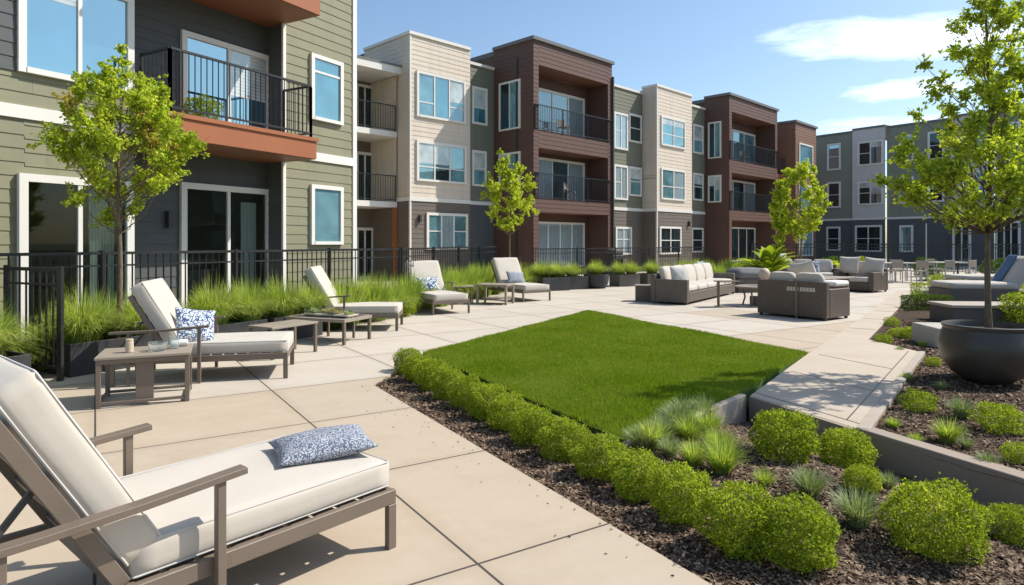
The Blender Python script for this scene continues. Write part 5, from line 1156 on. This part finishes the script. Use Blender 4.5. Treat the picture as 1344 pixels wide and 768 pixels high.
# ---------------------------------------------------------------- trees
def tree(name, label, base, H0, env, nclump, seed, trunk_r, leafmats, leaf=.06, per=420, lean=(0, 0), tips=(), crad=(.16, .28), group=None, stretch=1.0, trunk_top=None):
    """env: list of (z, radius); clumps fill it, tips are explicit (dx, dy, z, r)"""
    rs = np.random.RandomState(seed); rnd = random.Random(seed)
    t = thing(name, label, 'tree', base, 0, group)
    zs = [e[0] for e in env]; rr = [e[1] for e in env]; cl = []
    tries = 0
    while len(cl) < nclump and tries < 9000:
        tries += 1
        z = rnd.uniform(zs[0], zs[-1]); Rm = np.interp(z, zs, rr); th = rnd.uniform(0, 6.28); q = math.sqrt(rnd.uniform(.02, 1)) * Rm
        if rnd.random() > Rm / max(rr): continue
        r = rnd.uniform(*crad) * (.75 + .25 * Rm / max(rr)); p = Vector((math.cos(th) * q + lean[0] * z, math.sin(th) * q + lean[1] * z, z))
        if any((p - c[0]).length < .62 * min(r, c[1]) for c in cl): continue
        cl.append((p, r))
    cl += [(Vector(a[:3]), a[3]) for a in tips]
    zt = trunk_top or zs[-1] - .2
    tp = [Vector((lean[0] * z + .02 * math.sin(z * 2.3 + seed), lean[1] * z + .02 * math.cos(z * 1.9), z)) for z in np.linspace(0, zt, 12)]
    tb = MB(); tb.tube(tp, [trunk_r * (1.25 if i == 0 else 1) * (1 - .78 * i / 11) for i in range(12)], 10)
    for p, r in cl:
        zb = max(H0 * .92, p.z - .35 - .45 * math.hypot(p.x - lean[0] * p.z, p.y - lean[1] * p.z)); zb = min(zb, zt * .97)
        i = zb / zt * 11; a = tp[int(i)].lerp(tp[min(int(i) + 1, 11)], i - int(i)); m_ = a.lerp(p, .5) + Vector((rnd.uniform(-.05, .05), rnd.uniform(-.05, .05), -.04 - .05 * rnd.random()))
        rb = trunk_r * (.12 + .18 * (1 - zb / zt)); tb.tube([a, m_, p, p + (p - m_) * .3], [rb, rb * .75, rb * .45, rb * .15], 5)
    Cs = []; Ds = []; Mi = []; TW = []
    for ci, (p, r) in enumerate(cl):
        n = int(per * (r / .22) ** 1.6); nt_ = 9; tdir = rs.normal(0, 1, (nt_, 3)) + np.array([p.x * .6, p.y * .6, .75]); tdir /= np.linalg.norm(tdir, axis=1, keepdims=True); tl = r * rs.uniform(.9, 1.75, nt_)
        tw = rs.randint(0, nt_, n); q = rs.uniform(.0, 1, n) ** .8; d = tdir[tw]; c = d * (q * tl[tw])[:, None] + rs.normal(0, 1, (n, 3)) * (r * .20 * (1.1 - .7 * q))[:, None] - d * r * .35
        for k_ in range(nt_): TW.append((p - Vector(tdir[k_]) * r * .35, p + Vector(tdir[k_]) * float(tl[k_] - r * .35)))
        Cs.append(c + np.array(p)); Ds.append(d + rs.normal(0, .6, (n, 3)) + [0, 0, -.25]); Mi.append(np.full(n, 1 if rnd.random() < .06 else 0))
    for a_, b_ in TW: tb.tube([a_, b_], [.0024, .0009], 3, False)
    tb.build('trunk', 'bark', t, smooth=True)
    C = np.concatenate(Cs); D = np.concatenate(Ds); Mi = np.concatenate(Mi); n = len(C)
    me = leaf_mesh('crown', C, D, rs.uniform(.65, 1.25, n) * leaf, rs.uniform(.5, .8, n) * leaf, leafmats[0], rs, .18)
    if len(leafmats) > 1: me.materials.append(MATS[leafmats[1]]); me.polygons.foreach_set('material_index', Mi.astype(np.int32))
    link('crown', me, t); return t
# left maple in its planter
tree('maple_tree', 'young maple with bright green and rust tinged leaves before the olive building', (-4.98, 8.18, .32), 1.45, [(1.42, .26), (1.6, .52), (2.0, .74), (2.4, .80), (2.8, .66), (3.1, .46), (3.35, .24)], 62, 12, .038,
     ['leaf_maple', 'leaf_rusty'], .048, 430, (.015, .0), tips=[(.06, 0, 3.50, .13), (.04, 0, 3.66, .09), (-.42, 0, 3.2, .15), (-.50, .1, 3.32, .09), (.52, 0, 3.0, .16), (.58, 0, 3.15, .09), (.88, 0, 2.5, .15), (1.0, .05, 2.45, .10), (-.66, 0, 2.9, .12), (-.74, .1, 2.3, .15), (-.68, 0, 2.6, .15), (.74, 0, 2.15, .15), (.1, 0, 3.3, .16)], crad=(.15, .26))
# right tree in the big pot
tree('potted_tree', 'slender young tree with light green leaves growing in the big charcoal pot', (PX + .01, PY, .50), 1.25, [(1.18, .30), (1.45, .75), (1.75, .95), (2.1, .86), (2.6, .68), (3.1, .50), (3.6, .32), (4.0, .18), (4.25, .08)], 135, 21, .036,
     ['leaf_maple', 'leaf_lime'], .050, 260, (.0, .0), tips=[(-1.18, 0, 1.72, .13), (-1.02, 0, 1.68, .16), (-.9, 0, 2.15, .16), (-.72, 0, 3.05, .12), (1.05, 0, 1.9, .16)], crad=(.12, .23))
tree('garden_tree', 'small lime green tree in front of the first brick brown tower', (-.06, 20.3, 0), 1.9, [(1.95, .30), (2.3, .62), (2.8, .78), (3.3, .68), (3.8, .42), (4.2, .2)], 46, 33, .04, ['leaf_lime', 'leaf_maple'], .075, 200, tips=[(-.35, 0, 4.0, .14), (-.3, 0, 4.4, .12), (.55, 0, 3.55, .16), (.7, 0, 3.3, .14), (-.8, 0, 3.0, .16), (.75, 0, 2.5, .14), (-.65, 0, 3.6, .12)], crad=(.16, .28))
tree('garden_tree', 'lime green tree before the second brick brown tower, behind the far sofa', (12.3, 27.6, 0), 1.7, [(1.9, .5), (2.4, .95), (3.1, 1.05), (3.8, .95), (4.5, .6), (5.0, .25)], 60, 35, .05, ['leaf_lime', 'leaf_maple'], .09, 210, crad=(.22, .38))
tree('columnar_tree', 'narrow columnar green tree left of the lime tree at the second tower', (11.6, 28.2, 0), .4, [(.5, .28), (1.5, .34), (3.0, .30), (4.2, .16)], 34, 37, .035, ['leaf_maple', 'leaf_box'], .09, 170, crad=(.18, .28))
